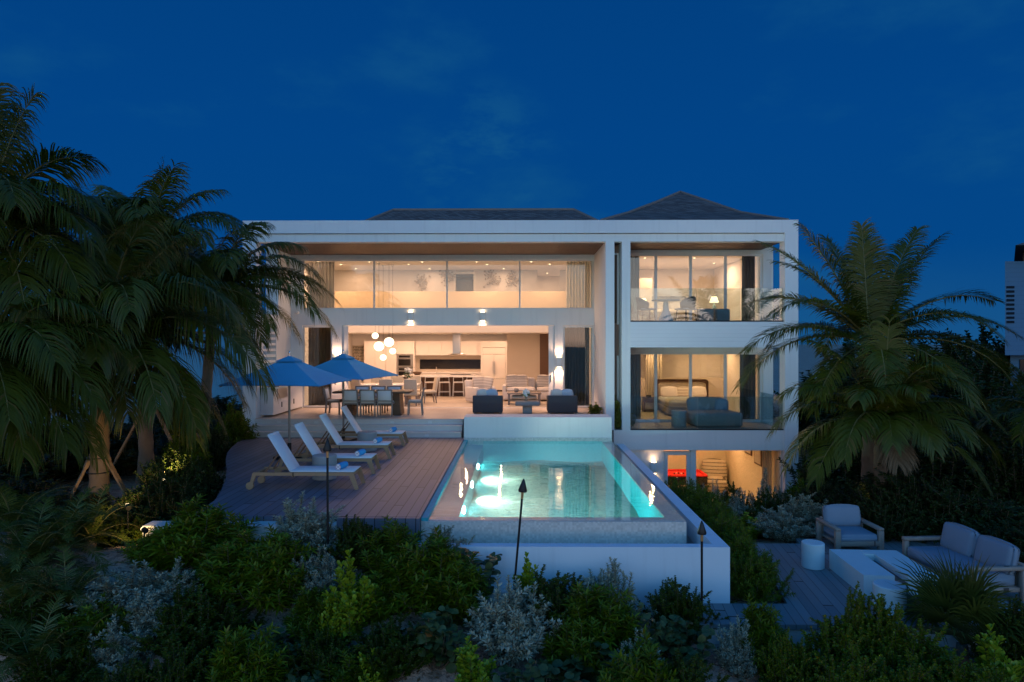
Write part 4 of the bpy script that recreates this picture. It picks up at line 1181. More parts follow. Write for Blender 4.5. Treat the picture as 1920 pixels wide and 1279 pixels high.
def leaf(mb, p, d, l, w, kind, rg, mi=0):
    d, s, u = basis(d)
    a = rg.uniform(-.7, .7); s, u = s*math.cos(a)+u*math.sin(a), u*math.cos(a)-s*math.sin(a)
    f = .25*w
    if kind == 'round':
        n = 8; c = p + d*(l*.5); vs = [c + u*f*.3]
        for k in range(n):
            q = 2*PI*k/n; vs.append(c + d*(math.cos(q)*l*.5) + s*(math.sin(q)*w*.5) + u*(f*(abs(math.sin(q))-.4)))
        mb.add(vs, [(0, 1+k, 1+(k+1)%n) for k in range(n)], mi, True)
        return
    if kind == 'obov':
        st = ((0,.12),(.45,.75),(.75,1.0),(.95,.55))
    elif kind == 'lance':
        st = ((0,.15),(.3,.9),(.6,.75),(.85,.3))
    else:
        st = ((0,.2),(.35,1.0),(.7,.8))
    vs = []; fs = []
    droop = rg.uniform(.0, .25)*l
    for t, ww in st:
        c = p + d*(l*t) - Vector((0,0,droop*t*t))
        vs += [c + s*(w*.5*ww) + u*f*ww, c - u*0, c - s*(w*.5*ww) + u*f*ww]
    vs.append(p + d*l - Vector((0,0,droop)))
    for i in range(len(st)-1):
        b = i*3
        fs += [(b, b+1, b+4, b+3), (b+1, b+2, b+5, b+4)]
    b = (len(st)-1)*3; e = len(vs)-1
    fs += [(b, b+1, e), (b+1, b+2, e)]
    mb.add(vs, fs, mi, True)

def shrub_mesh(kind, seed):
    """unit shrub: about 1 high and 1 wide; returns (foliage MB, stem MB)"""
    rg = random.Random(seed); fo = MB(); st = MB()
    P = dict(silver=dict(n=44, spread=.95, bend=.25, l=.070, w=.025, step=.018, from_=.25, whorl=2, k='lance', tilt=.8),
             lance=dict(n=50, spread=1.0, bend=.35, l=.145, w=.034, step=.030, from_=.25, whorl=3, k='lance', tilt=.5),
             box=dict(n=60, spread=1.15, bend=.2, l=.042, w=.024, step=.015, from_=.45, whorl=3, k='oval', tilt=.6),
             obov=dict(n=15, spread=.8, bend=.2, l=.13, w=.072, step=.045, from_=.15, whorl=3, k='obov', tilt=.8),
             grape=dict(n=11, spread=1.0, bend=.3, l=.16, w=.16, step=.06, from_=.25, whorl=1, k='round', tilt=.2),
             fine=dict(n=56, spread=1.05, bend=.4, l=.07, w=.016, step=.018, from_=.3, whorl=3, k='lance', tilt=.7),
             bush=dict(n=80, spread=1.15, bend=.25, l=.045, w=.026, step=.020, from_=.35, whorl=3, k='oval', tilt=.4),
             croton=dict(n=16, spread=.8, bend=.2, l=.20, w=.10, step=.06, from_=.2, whorl=2, k='oval', tilt=.5))[kind]
    for i in range(P['n']):
        a = rg.uniform(0, 2*PI); q = math.sqrt(rg.uniform(0, 1))
        tx = P['spread']*.5*q*math.cos(a)*rg.uniform(.7,1.15); ty = P['spread']*.5*q*math.sin(a)*rg.uniform(.7,1.15)
        top = (1-.55*q**2)*rg.uniform(.72, 1.06)
        if kind in ('box', 'bush', 'fine'): top = math.sqrt(max(.05, 1-.85*q*q))*rg.uniform(.8, 1.03)
        b = Vector((tx*.15+rg.uniform(-.04,.04), ty*.15+rg.uniform(-.04,.04), 0)); e = Vector((tx, ty, top))
        m_ = b.lerp(e, .5) + Vector((tx*P['bend'], ty*P['bend'], -.05))
        pts = []
        for k in range(9):
            t = k/8; pts.append(b*(1-t)**2 + m_*2*t*(1-t) + e*t*t)
        st.tube(pts[::2], [.011, .009, .007, .005, .003], 4, 0, False)
        L = (e-b).length; s = P['from_']*L; ph = rg.uniform(0, 6)
        stems = [(pts, P['from_'])]
        # side twigs fill the volume
        ntw = {'box': 5, 'bush': 5, 'silver': 5, 'fine': 6, 'lance': 3, 'obov': 1, 'grape': 1, 'croton': 2}[kind]
        for w_ in range(ntw):
            t = rg.uniform(.3, .95); p0 = pts[int(t*8)]
            dv = Vector((rg.gauss(0,1), rg.gauss(0,1), rg.gauss(.7,.5))).normalized()*rg.uniform(.12,.25)
            tw = [p0 + dv*(k/4) + Vector((0,0,.04*(k/4)**2)) for k in range(5)]
            stems.append((tw, .2))
            st.tube([tw[0], tw[2], tw[4]], [.005,.004,.002], 3, 0, False)
        for pl, fr_ in stems:
            LL = sum((pl[k+1]-pl[k]).length for k in range(len(pl)-1))
            nst = max(2, int(LL*(1-fr_)/P['step']))
            for j in range(nst+1):
                t = fr_ + (1-fr_)*j/nst; x = t*(len(pl)-1); i0 = min(int(x), len(pl)-2)
                p = pl[i0].lerp(pl[i0+1], x-i0); d = (pl[i0+1]-pl[i0]).normalized()
                _, sx, ux = basis(d)
                for w_ in range(P['whorl'] if j < nst else P['whorl']+2):
                    ph += 2.4
                    o = (sx*math.cos(ph) + ux*math.sin(ph))
                    til = P['tilt']*(1 if j < nst else 1.8)
                    dd = (o + d*til + Vector((0,0,.2))).normalized()
                    if kind == 'grape': dd = (o + Vector((0,0,rg.uniform(-.1,.5)))).normalized()
                    sc = rg.uniform(.7, 1.15)*(1 if j < nst-1 else .8)
                    leaf(fo, p, dd, P['l']*sc, P['w']*sc, P['k'], rg)
    return fo, st

PROTO = {}
MATK = dict(silver='l_silver', lance='l_lance', box='l_box', obov='l_obov', grape='l_grape', fine='l_lance', bush='l_dark', croton='l_croton', yellow='l_yellow')
NAMEK = dict(silver='silver_shrub', lance='leafy_shrub', box='rounded_shrub', obov='paddle_leaf_shrub', grape='round_leaf_shrub', fine='feathery_shrub', bush='dark_bush', croton='variegated_shrub', yellow='yellow_green_shrub')
GRP = dict(silver='silvery shrubs in the dune garden', lance='bright green leafy shrubs', box='dark rounded shrubs', obov='shrubs with paddle shaped leaves', grape='shrubs with large round leaves',
           fine='feathery green shrubs along the pool wall', bush='dark bushes around the villa', croton='variegated plants beside the columns', yellow='yellow green shrubs in the right foreground')
def shrub(kind, loc, w, h, label, rz=None, var=None):
    nv = 3
    var = var if var is not None else rng.randrange(nv)
    key = (kind, var)
    if key not in PROTO:
        mk = {'yellow': 'box'}.get(kind, kind)
        fo, st = shrub_mesh(mk, 100+hash(key[0].encode().hex()) % 1 + var*17 + sum(map(ord, kind)))
        r = empty(NAMEK[kind], (0,0,0), 0, 'x', 'shrub' if kind != 'bush' else 'bush')
        fo.build('foliage', M[MATK[kind]], r); st.build('stem', M['stem'], r)
        PROTO[key] = r; o = r
    else:
        o = copy_tree(PROTO[key])
    o.location = loc; o.scale = (w, w, h); o.rotation_euler = (0, 0, rng.uniform(0, 6.28) if rz is None else rz)
    o['label'] = label; o['group'] = GRP[kind]
    return o
def sp(kind, px, ytop, D, w, label, hmin=.35):
    """shrub whose top shows at photo pixel (px, ytop) standing at distance D"""
    p = at(px, ytop, D); g = ground_h(p.x, D)
    return shrub(kind, (p.x, D, g-.03), w*1.14, max(hmin, p.z-g+.03)*1.02, label)

# foreground dune planting
FG = [
 ('lance', 372, 950, 10.5, 1.25, 'tall leafy green shrub in front of the left end of the deck kerb'),
 ('lance', 440, 1010, 9.9, 1.2, 'large leafy shrub in the left foreground between the silver shrubs'),
 ('lance', 515, 1010, 9.7, 1.1, 'brightest yellow green leafy shrub left of the front torch'),
 ('lance', 300, 1000, 10.4, .9, 'low leafy shrub beside the glowing ground light'),
 ('silver', 560, 938, 10.6, 1.15, 'silver shrub standing against the deck just left of the torch'),
 ('silver', 590, 1032, 9.7, .85, 'silver grey shrub below the torch in front of the loungers'),
 ('box', 372, 1108, 8.9, 1.2, 'large dark dome shaped shrub in the lower left foreground'),
 ('box', 672, 975, 10.4, .85, 'dark green shrub by the corner of the deck and pool'),
 ('lance', 740, 985, 10.2, 1.0, 'leafy shrub at the near left corner of the pool'),
 ('lance', 805, 1015, 9.9, 1.2, 'wide leafy shrub left of the leaning torch'),
 ('lance', 850, 1050, 9.7, .9, 'leafy shrub below the tall stemmed round leaf plant'),
 ('obov', 655, 1055, 9.2, .8, 'bright paddle leaf shrub in the centre left foreground'),
 ('obov', 622, 1110, 9.0, .5, 'small bright paddle leaf shrub beside the larger one'),
 ('obov', 690, 1225, 8.35, .5, 'bright paddle leaf shrub at the bottom edge of the picture'),
 ('silver', 835, 985, 10.55, .8, 'thin silver shrub against the near pool wall'),
 ('grape', 895, 1020, 10.2, .9, 'tall stemmed round leaf plant in front of the trough wall'),
 ('grape', 815, 1130, 8.95, .85, 'round leaf plant in the centre foreground sand'),
 ('grape', 520, 1180, 8.7, .8, 'round leaf plant right of the dark dome shaped shrub'),
 ('box', 735, 1165, 8.75, .95, 'low dark shrub behind the bottom paddle leaf shrub'),
 ('box', 1040, 1075, 9.7, 1.1, 'dark rounded shrub right of the leaning torch foot'),
 ('obov', 985, 1055, 9.9, .6, 'paddle leaf shrub at the foot of the leaning torch'),
 ('silver', 960, 1088, 9.2, 1.2, 'large silver blue shrub in the centre foreground'),
 ('silver', 1145, 1058, 10.0, .95, 'silver shrub with a tall spire against the trough wall'),
 ('lance', 1120, 1108, 9.3, 1.1, 'leafy green shrub right of the large silver blue shrub'),
 ('lance', 1080, 1150, 9.0, .8, 'low leafy shrub in front of the trough wall centre'),
 ('box', 1268, 1088, 9.8, .85, 'upright dark shrub beside the torch at the trough corner'),
 ('grape', 1215, 1125, 9.2, .7, 'round leaf plant left of the torch at the trough corner'),
 ('grape', 1295, 1150, 9.2, .8, 'round leaf plant at the foot of the trough corner torch'),
 ('grape', 1110, 1215, 8.5, 1.0, 'round leaf plant at the bottom centre of the picture'),
 ('grape', 1000, 1225, 8.4, .8, 'round leaf plant below the large silver blue shrub'),
 ('obov', 885, 1205, 8.45, .75, 'green paddle leaf shrub at the bottom left of the silver blue shrub'),
 ('lance', 1425, 1135, 9.2, .65, 'small leafy shrub in front of the lower deck edge'),
 ('silver', 1385, 1165, 9.1, .6, 'small silver shrub in front of the lower deck edge'),
 ('box', 1500, 1225, 8.6, .8, 'dark shrub on the sand below the lower deck'),
 ('yellow', 1625, 1105, 8.9, .85, 'yellow green shrub in front of the near white drum stool'),
 ('yellow', 1570, 1160, 8.7, 1.0, 'wide yellow green shrub left of the fan palm'),
 ('yellow', 1680, 1160, 8.7, 1.1, 'yellow green shrub just below the fan palm'),
 ('yellow', 1750, 1215, 8.4, .9, 'yellow green shrub at the bottom right of the picture'),
 ('yellow', 1480, 1190, 8.5, .7, 'small yellow green shrub at the lower deck front'),
 ('obov', 1862, 1180, 8.5, .8, 'paddle leaf shrub in the bottom right corner'),
 ('box', 1905, 1120, 9.0, .9, 'dark shrub at the right edge below the outdoor sofa'),
 ('silver', 235, 1065, 9.4, 1.25, 'wide silver shrub on the sand in the left foreground'),
 ('silver', 285, 1110, 9.1, .8, 'low silver shrub left of the dark dome shaped shrub'),
 ('silver', 210, 1180, 8.6, .8, 'dull silver shrub near the bottom left sand'),
 ('box', 205, 965, 11.4, 1.25, 'dark rounded shrub lit yellow by the ground light'),
 ('box', 590, 1190, 8.5, .9, 'dark green low shrub in the bottom left of centre'),
 ('lance', 640, 1240, 8.3, .7, 'small leafy shrub at the bottom edge left of centre'),
 ('silver', 1190, 1190, 8.8, .7, 'faint silver shrub among the round leaf plants'),
 ('box', 60, 1120, 9.0, 1.2, 'dark shrub among the cycads at the left edge'),
 ('lance', 180, 1130, 9.0, .9, 'dim leafy shrub between the cycads and the wide silver shrub'),
 ('box', 110, 1200, 8.4, 1.1, 'dark shrub in front of the cycads near the bottom left corner'),
 ('silver', 330, 1060, 9.6, .8, 'silver shrub left of the large leafy foreground shrub'),
 ('box', 330, 1215, 8.0, 1.0, 'low dark shrub at the bottom edge below the dark dome shaped shrub'),
 ('lance', 455, 1190, 8.1, .9, 'low leafy shrub at the bottom edge left of the small paddle leaf shrub'),
 ('grape', 560, 1235, 7.9, .7, 'round leaf plant at the bottom edge left of the small paddle leaf shrub'),
 ('grape', 950, 1240, 7.9, .7, 'round leaf plant at the bottom edge centre'),
 ('lance', 1200, 1215, 8.0, 1.0, 'leafy shrub at the bottom edge right of centre'),
 ('box', 1290, 1230, 7.9, .9, 'dark shrub at the bottom edge below the trough corner torch'),
 ('yellow', 1590, 1225, 7.9, 1.0, 'yellow green shrub at the bottom edge below the fire table'),
 ('yellow', 1690, 1235, 7.9, 1.0, 'yellow green shrub at the bottom edge below the fan palm'),
 ('yellow', 1820, 1235, 7.9, .9, 'yellow green shrub at the bottom edge near the right corner'),
 ('box', 240, 1245, 7.8, .8, 'small dark shrub on the bottom left sand'),
 ('lance', 590, 1110, 9.2, .7, 'leafy shrub between the silver shrub and the paddle leaf shrub'),
 ('lance', 710, 1080, 9.6, .9, 'leafy shrub right of the bright paddle leaf shrub'),
]
for a in FG: sp(*a)
# planting between the trough wall and the lower deck
for i, (x, y, w, h, l) in enumerate(((3.75,10.85,.95,.80,'nearest feathery shrub in the bed between trough wall and lower deck'),(3.8,11.6,1.0,.90,'second feathery shrub along the trough wall'),
      (3.75,12.4,1.05,.95,'third feathery shrub along the trough wall'),(3.8,13.3,1.1,1.0,'fourth feathery shrub along the trough wall'),
      (3.9,14.4,1.2,1.15,'fifth feathery shrub along the trough wall'),(3.9,15.6,1.2,1.35,'sixth feathery shrub along the trough wall'),
      (4.0,17.0,1.3,1.75,'seventh feathery shrub along the trough wall'),(4.1,18.5,1.3,2.05,'farthest feathery shrub along the trough wall, below the basement door'))):
    shrub('fine', (x, y, ground_h(x, y)-.05), w, h, l)
RG = [
 ('silver', 1300, 905, 18.5, 1.2, 'silver shrub below the basement window left side'), ('silver', 1345, 908, 18.8, 1.1, 'silver shrub in front of the striped basement armchair'),
 ('box', 1375, 908, 18.5, 1.2, 'dark rounded shrub below the basement window'), ('silver', 1440, 893, 18.6, 1.3, 'airy silver shrub against the right end of the basement window'),
 ('silver', 1385, 925, 16.8, 1.1, 'silver shrub in the middle of the basement garden'), ('box', 1440, 920, 17.0, 1.0, 'dark shrub in the middle of the basement garden'),
 ('silver', 1358, 945, 15.4, 1.0, 'silver shrub next to the feathery pool hedge'), ('obov', 1395, 968, 14.4, .95, 'bright paddle leaf shrub behind the lower deck'),
 ('silver', 1460, 950, 14.3, 1.15, 'round silver shrub directly behind the lower deck edge'), ('silver', 1510, 925, 15.0, 1.3, 'large silver shrub behind the club chair'),
 ('box', 1420, 955, 15.2, .9, 'dark shrub between two silver shrubs behind the deck'), ('bush', 1540, 905, 16.2, 1.6, 'dark bush at the foot of the right palms'),
 ('lance', 1495, 905, 18.2, 1.0, 'leafy shrub at the right corner of the villa'), ('silver', 1575, 955, 14.2, .9, 'low silver shrub right behind the club chair'),
]
for a in RG: sp(*a)
BG = [
 ('bush', 1690, 880, 14.8, 2.0, 'dark bush behind the fire table'), ('bush', 1760, 905, 14.2, 1.7, 'dark bush behind the outdoor sofa left cushion'),
 ('bush', 1850, 930, 13.9, 1.9, 'dark bush behind the outdoor sofa right cushion'), ('bush', 1735, 790, 18.5, 3.4, 'large dark bush right of the palms'),
 ('bush', 1840, 760, 20, 3.2, 'large dark bush below the neighbouring house'), ('bush', 1600, 800, 19.5, 2.8, 'dark bush behind the lower right palm'),
 ('bush', 1790, 690, 25, 4.2, 'tall dark bush left of the neighbouring house'), ('bush', 1700, 680, 27, 4.5, 'tall dark bush far behind the right palms'),
 ('bush', 1560, 690, 30, 4.5, 'distant dark bush seen past the right corner of the villa'), ('bush', 1840, 610, 33, 4.0, 'distant dark bush against the sky by the neighbouring house'),
 ('bush', 1630, 640, 33, 5.0, 'distant dark bush on the skyline behind the right palms'), ('bush', 1770, 640, 31, 4.5, 'distant dark bush on the skyline left of the louvres'),
 ('bush', 1915, 800, 17, 2.2, 'dark bush at the right edge under the neighbouring house'), ('bush', 1660, 930, 14.0, 1.2, 'low dark bush right of the club chair'),
 ('bush', 1905, 980, 12.6, 1.4, 'dark bush at the right edge behind the outdoor sofa'),
 ('bush', 318, 845, 13.6, 1.2, 'dark bush lit yellow on its left side beside the deck'), ('bush', 375, 862, 14.8, .8, 'dark bush against the curved edge of the deck'),
 ('bush', 300, 900, 12.6, 1.3, 'dark bush behind the ground light near the deck'), ('lance', 345, 808, 15.0, .9, 'leafy shrub glowing yellow behind the dark deck bush'),
 ('lance', 436, 765, 20.2, 1.0, 'yellow green shrub at the left end of the terrace steps'), ('bush', 398, 806, 18.8, .9, 'dark bush left of the terrace steps'),
 ('bush', 60, 800, 17, 3.2, 'large dark bush at the left edge behind the palm'), ('bush', 150, 790, 19, 3.0, 'large dark bush behind the braced palm trunk'),
 ('bush', 230, 800, 18.5, 2.6, 'dark bush between the two braced palm trunks'), ('bush', 300, 770, 22, 3.0, 'dark bush behind the second braced palm'),
 ('bush', 380, 740, 25, 3.2, 'dark bush in front of the pale annexe'), ('bush', 20, 900, 13.5, 1.8, 'dark bush at the left edge beside the palm'),
 ('bush', 110, 925, 12.8, 1.6, 'dark bush at the foot of the near left palm'),
]
for a in BG: sp(*a)
shrub('croton', (3.12, 21.75, -.37), .40, 1.0, 'tall variegated plant in the slot between the two columns', var=0)
shrub('croton', (3.12, 21.55, -.37), .36, .55, 'low variegated plant in the slot between the two columns', var=1)
shrub('croton', (2.45, 22.1, 0), .6, .42, 'variegated plant at the foot of the left column on the terrace', var=2)
shrub('croton', (3.62, 22.0, -.36), .35, .45, 'variegated plant at the left end of the lower balcony', var=1)

# ------------------------------------------------------------------ palms
def frond(mb, base, az, el, L, droop, rg, nl=58, ll=.62, w=.030, twist=0.0, hang=.55, mi=0, mr=1):
    N = 16; d = Vector((math.cos(az)*math.cos(el), math.sin(az)*math.cos(el), math.sin(el)))
    side0 = Vector((-math.sin(az), math.cos(az), 0))
    p = Vector(base); pts = [p.copy()]; st = L/N
    for i in range(N):
        t = (i+1)/N
        d = (d + Vector((0,0,-droop*(.25+t*1.15)/N*1.9))).normalized()
        p = p + d*st; pts.append(p.copy())
    torn = (lambda a: (a, a+rg.uniform(.02, .06)))(rg.uniform(.2, .95))
    mb.tube(pts[::2], [lerp(.030,.004,k/8)*min(1.2, L/2.6) for k in range(9)], 5, mr, False)
    for i in range(nl):
        s = .10 + .90*(i/(nl-1)); x = s*N; i0 = min(int(x), N-1)
        q = pts[i0].lerp(pts[i0+1], x-i0); t = (pts[i0+1]-pts[i0]).normalized()
        sd = (side0 - t*side0.dot(t)).normalized(); up = sd.cross(t)*-1
        if up.z < 0 and abs(t.z) < .9: up = -up
        a = twist; sd, up = sd*math.cos(a)+up*math.sin(a), up*math.cos(a)-sd*math.sin(a)
        prof = min(1, s/.18)*.55+.45 if s < .18 else (1.0 if s < .6 else lerp(1.0, .45, (s-.6)/.4))
        for sg in (-1, 1):
            if rg.random() < .05 or torn[0] < s < torn[1]: continue
            l = ll*prof*rg.uniform(.88, 1.1); ww = w*rg.uniform(.8, 1.15)*(1 if s < .8 else .8)
            fwd = lerp(.40, 1.35, s**2.5)
            dd = (t*fwd + sd*sg*.9 + up*.28 + Vector((rg.gauss(0,.05), rg.gauss(0,.05), rg.gauss(0,.05)))).normalized()
            hg = hang*rg.uniform(.6, 1.4)
            c = q.copy(); e = dd.copy(); vs = []
            nrm = (up - dd*up.dot(dd)).normalized()
            for k, wk in enumerate((.5, 1.0, .9, .6, .05)):
                if k:
                    c = c + e*(l*.25)
                    e = (e + Vector((rg.gauss(0,.03), rg.gauss(0,.03), -hg*.55))).normalized()
                wd = e.cross(nrm).normalized()*(ww*.5*wk)
                vs += [c+wd, c-wd]
            mb.add(vs, [(0,1,3,2),(2,3,5,4),(4,5,7,6),(6,7,9,8)], mi, True)
def palm(label, base, crown, fronds, r0=.20, r1=.13, seed=1, lean=0.0, ll=.62, w=.030, nl=58, hangk=.55, trunk_flare=1.5):
    rg = random.Random(seed); base = Vector(base); crown = Vector(crown)
    r = empty('palm_tree', tuple(base), 0, label, 'palm tree', 'coconut palms around the villa')
    m = MB(); n = 26; pts = []; rad = []
    H = crown - base
    for k in range(n+1):
        t = k/n
        p = Vector((H.x*t + lean*math.sin(PI*t), H.y*t, H.z*t)); pts.append(p)
        rad.append(lerp(r0, r1, t)*(1+ (trunk_flare-1)*max(0, 1-t*7)) * (1.05 if k % 2 else .96))
    m.tube(pts, rad, 14, 0)
    # old frond boots under the crown
    for k in range(14):
        a = rg.uniform(0, 6.28); z = H.z - rg.uniform(.0, .55)
        c = Vector((H.x*z/H.z, H.y*z/H.z, z)); o = Vector((math.cos(a), math.sin(a), 0))
        m.bar(c + o*r1*.7, c + o*(r1+.14) + Vector((0,0,.28)), .09, .03, w2=.05, h2=.015)
    m.build('trunk', M['bark'], r)
    for fr in fronds:
        (az, el, L, dr) = fr[:4]
        fm = MB()
        o = Vector((math.cos(R(az)), math.sin(R(az)), 0))*r1*.6
        frond(fm, H+o+Vector((0,0,rg.uniform(-.12,.12))), R(az), R(el), L, dr, rg, nl, ll, w, rg.uniform(-.25,.25), hangk*rg.uniform(.85,1.2))
        fo = fm.build('frond', [M['dead_frond' if len(fr) > 4 else 'frond'], M['rachis']], r)
        if len(fr) > 4: fo['label'] = 'dry brown hanging frond'
    return r
def ring(rg, n, el, L, dr, az0=0, jit=14):
    return [(az0 + 360*k/n + rg.uniform(-jit, jit), el + rg.uniform(-9, 9), L*rg.uniform(.88, 1.1), dr*rg.uniform(.8, 1.2)) for k in range(n)]
rg = random.Random(21)
# near left palm with the braced trunk
gz = lambda x, y: ground_h(x, y)-.1
P1 = (at(180,0,14.0).x, 14.0); c1 = at(186,640,14.0)
palm('near left palm with a thick braced trunk and fronds hanging over the garden', (P1[0], P1[1], gz(*P1)), c1,
     [(352,26,4.1,1.15),(338,45,4.1,1.15),(8,50,3.5,1.05),(318,18,3.4,1.1),(300,35,3.3,1.2),(272,30,2.8,1.2),(245,20,3.0,1.1),(215,30,3.3,1.15),(190,40,3.5,1.15),(168,30,3.4,1.1),(140,42,3.2,1.05),
      (110,38,3.2,1.0),(75,42,3.2,1.0),(40,38,3.4,1.1),(20,72,3.2,.9),(330,74,3.0,.9),(250,62,3.0,1.2),(150,70,3.1,.9),(90,76,3.0,.8),(200,0,3.0,1.05),(290,6,2.3,.95),(340,0,3.1,1.0),(232,-2,2.6,.95),(262,8,2.2,1.05),
      (5,8,3.3,1.0),(28,14,3.2,1.0),(178,8,3.2,1.0),(310,50,3.3,1.2),(225,55,3.2,1.2),(255,-14,2.0,.9),(315,-12,2.3,.9),(345,-14,3.0,.9),(205,-18,3.0,.9),(180,-8,3.2,1.0),(15,-12,3.0,.9),(65,-15,2.8,.9),(345,52,3.6,1.3)], .20, .15, 31, ll=1.15, nl=112, w=.032, hangk=1.15)
P2 = (at(-70,0,12.4).x, 12.4); c2 = at(-45,420,12.4)
palm('left edge palm whose crown reaches up above the other left palms', (P2[0], P2[1], gz(*P2)), c2,
     [(5,62,2.5,.95),(350,34,2.7,1.25),(320,45,2.6,1.3),(20,78,2.5,.5),(335,82,2.4,.4),(30,38,2.6,1.2),(300,25,2.7,1.25),(270,48,2.6,1.2),(345,8,2.8,1.1),(10,10,2.8,1.2),(60,40,2.7,1.1),(100,50,2.6,1.1),(230,40,2.6,1.1),(190,30,2.6,1.1),(150,40,2.6,1.1),
      (325,-8,2.8,1.0),(285,-5,2.7,1.0),(5,-12,2.8,.9),(350,-20,2.7,.8),(305,-20,2.7,.8),(358,48,2.5,1.2)], .17, .13, 32, ll=1.0, nl=100, w=.032, hangk=.95)
P3 = (at(272,0,17.2).x, 17.2); c3 = at(262,478,17.2)
palm('second left palm with a braced trunk behind the near one', (P3[0], P3[1], gz(*P3)), c3,
     ring(rg, 10, 48, 3.0, 1.15, 10) + ring(rg, 9, 18, 3.1, 1.1, 30) + ring(rg, 7, -8, 2.9, .9, 0) + [(40,82,2.5,.3),(150,66,2.4,.6),(330,70,2.5,.6),(10,64,2.6,.8),(180,62,2.5,.8),(270,52,2.6,1.0),(300,60,2.5,1.0)], .18, .13, 33, ll=.95, nl=96, w=.033, hangk=1.0)
P4 = (at(372,0,19.0).x, 19.0); c4 = at(400,540,18.6)
palm('left palm closest to the villa with fronds crossing the facade', (P4[0], P4[1], gz(*P4)), c4,
     [(352,42,3.3,1.05),(342,24,3.5,1.0),(5,14,3.6,.95),(358,26,3.7,.9),(352,-4,2.8,.75),(325,8,2.9,.95),(15,58,2.8,.95),(335,64,2.5,.9),(300,44,2.9,1.1),(290,14,2.9,1.05),(265,34,2.8,1.05),(240,48,2.8,1.05),(215,24,2.9,1.05),(190,48,2.9,1.0),(165,18,2.8,1.0),(60,40,2.7,1.0),(110,50,2.6,1.0),
      (200,0,2.7,.95),(310,-10,2.7,.85),(270,-8,2.7,.85),(180,65,2.6,.9),(205,35,2.9,1.0),(10,34,2.9,1.0),(330,-16,2.5,.8),(235,5,2.8,.95),(175,-10,2.6,.8)], .16, .12, 34, ll=.90, nl=96, w=.033, hangk=.9)
P8 = (at(-75,0,11.3).x, 11.3); c8 = at(-55,690,11.3)
palm('low palm at the left edge with a long frond hanging into the garden', (P8[0], P8[1], gz(*P8)), c8,
     [(352,30,2.6,1.25),(335,45,2.5,1.3),(320,20,2.4,1.2),(8,45,2.7,1.2),(20,20,2.8,1.1),(355,60,2.5,1.1),(345,5,2.4,1.1),(300,40,2.2,1.2),(30,62,2.5,.9),(70,40,2.5,1.0),(180,40,2.4,1.0),(230,40,2.3,1.0),(270,50,2.2,1.1),(130,45,2.4,1.0),(330,-15,2.2,.9),(10,-10,2.4,.9),(0,75,2.4,.6)], .15, .12, 38, ll=.95, nl=96, w=.030, hangk=1.1)
# right palms
P5 = (at(1622,0,16.2).x, 16.2); c5 = at(1630,640,16.2)
palm('tall right palm with upright spreading fronds beside the villa corner', (P5[0], P5[1], gz(*P5)), c5,
     [(178,54,3.4,.42),(165,68,3.1,.35),(100,85,2.7,.12),(75,77,2.8,.22),(15,62,3.2,.42),(24,68,3.1,.4),(8,38,3.4,.62),(355,16,3.6,.85),(350,30,3.2,.75),(186,28,3.2,.8),(192,12,3.7,.8),(200,42,3.0,.85),
      (310,35,2.8,1.0),(335,16,3.1,.95),(90,30,2.8,1.0),(130,35,2.8,1.0),(50,35,2.9,1.0),(250,5,2.7,.95),(300,0,2.7,.95),(215,-4,2.8,.85),(330,-8,2.9,.85),(170,44,3.0,.75),(150,60,2.9,.6),(40,60,2.9,.6),(120,72,2.7,.4),(0,-4,3.2,.8)], .17, .13, 35, ll=.72, nl=104, w=.030, hangk=.5)
P6 = (at(1645,0,15.0).x, 15.0); c6 = at(1648,785,15.0)
palm('lower right palm with a dense crown in front of the tall one', (P6[0], P6[1], gz(*P6)), c6,
     [(180,34,2.6,1.1),(192,12,2.7,1.05),(172,50,2.3,1.0),(95,82,2.1,.2),(265,82,2.1,.25),(60,66,2.1,.6),(20,36,2.6,.95),(355,14,2.7,.95),(340,28,2.5,1.0),(225,24,2.4,1.15),(250,34,1.7,1.25),(285,22,1.6,1.25),(310,30,1.9,1.15),(270,-45,1.1,.5,1),(265,58,1.9,1.0),(230,50,2.0,1.0),(300,55,2.0,1.0),(205,-4,2.4,.9),(330,-6,2.4,.9),(120,40,2.3,1.0),(150,66,2.2,.7),(20,62,2.2,.7),(280,60,2.2,.8)], .16, .12, 36, ll=.68, nl=92, w=.030, hangk=.75)
P7 = (at(1960,0,15.5).x, 15.5); c7 = at(1972,780,15.5)
palm('small palm entering at the right edge below the neighbouring house', (P7[0], P7[1], gz(*P7)), c7,
     ring(rg, 9, 30, 1.7, 1.0, 175, 6) + ring(rg, 5, 60, 1.6, .8, 160), .12, .1, 37, ll=.5, nl=44, w=.04)
# timber braces staked to the trunks
def brace(a, b, label):
    a = Vector(a); b = Vector(b); r = empty('palm_brace', tuple(a), 0, label, 'brace', 'timber braces staked round the palm trunks')
    m = MB(); m.bar((0,0,0), b-a, .09, .045); m.build('timber', M['brace'], r)
    m = MB(); m.bar((b-a)*.9, b-a+Vector((0,0,.02)), .12, .07); m.build('cleat', M['brace'], r)
xx = P1[0]
brace((xx+.95, 13.8, ground_h(xx+.95,13.8)), (xx+.17, 13.95, .02+.05), 'timber brace leaning on the right of the near left palm trunk')
brace((xx-.55, 13.5, ground_h(xx-.55,13.5)-.1), (xx-.14, 13.9, -.05), 'timber brace leaning on the left of the near left palm trunk')
x3 = P3[0]
brace((x3+1.25, 17.0, ground_h(x3,17)), (x3+.15, 17.2, .85), 'timber brace leaning on the right of the second left palm trunk')
brace((x3-1.0, 17.0, ground_h(x3,17)), (x3-.14, 17.1, .5), 'timber brace leaning on the left of the second left palm trunk')
m = MB()
for z in (.02, -.28): m.tube([(xx+.21*math.cos(a), 14+.21*math.sin(a), z) for a in [2*PI*k/20 for k in range(21)]], .012, 5)
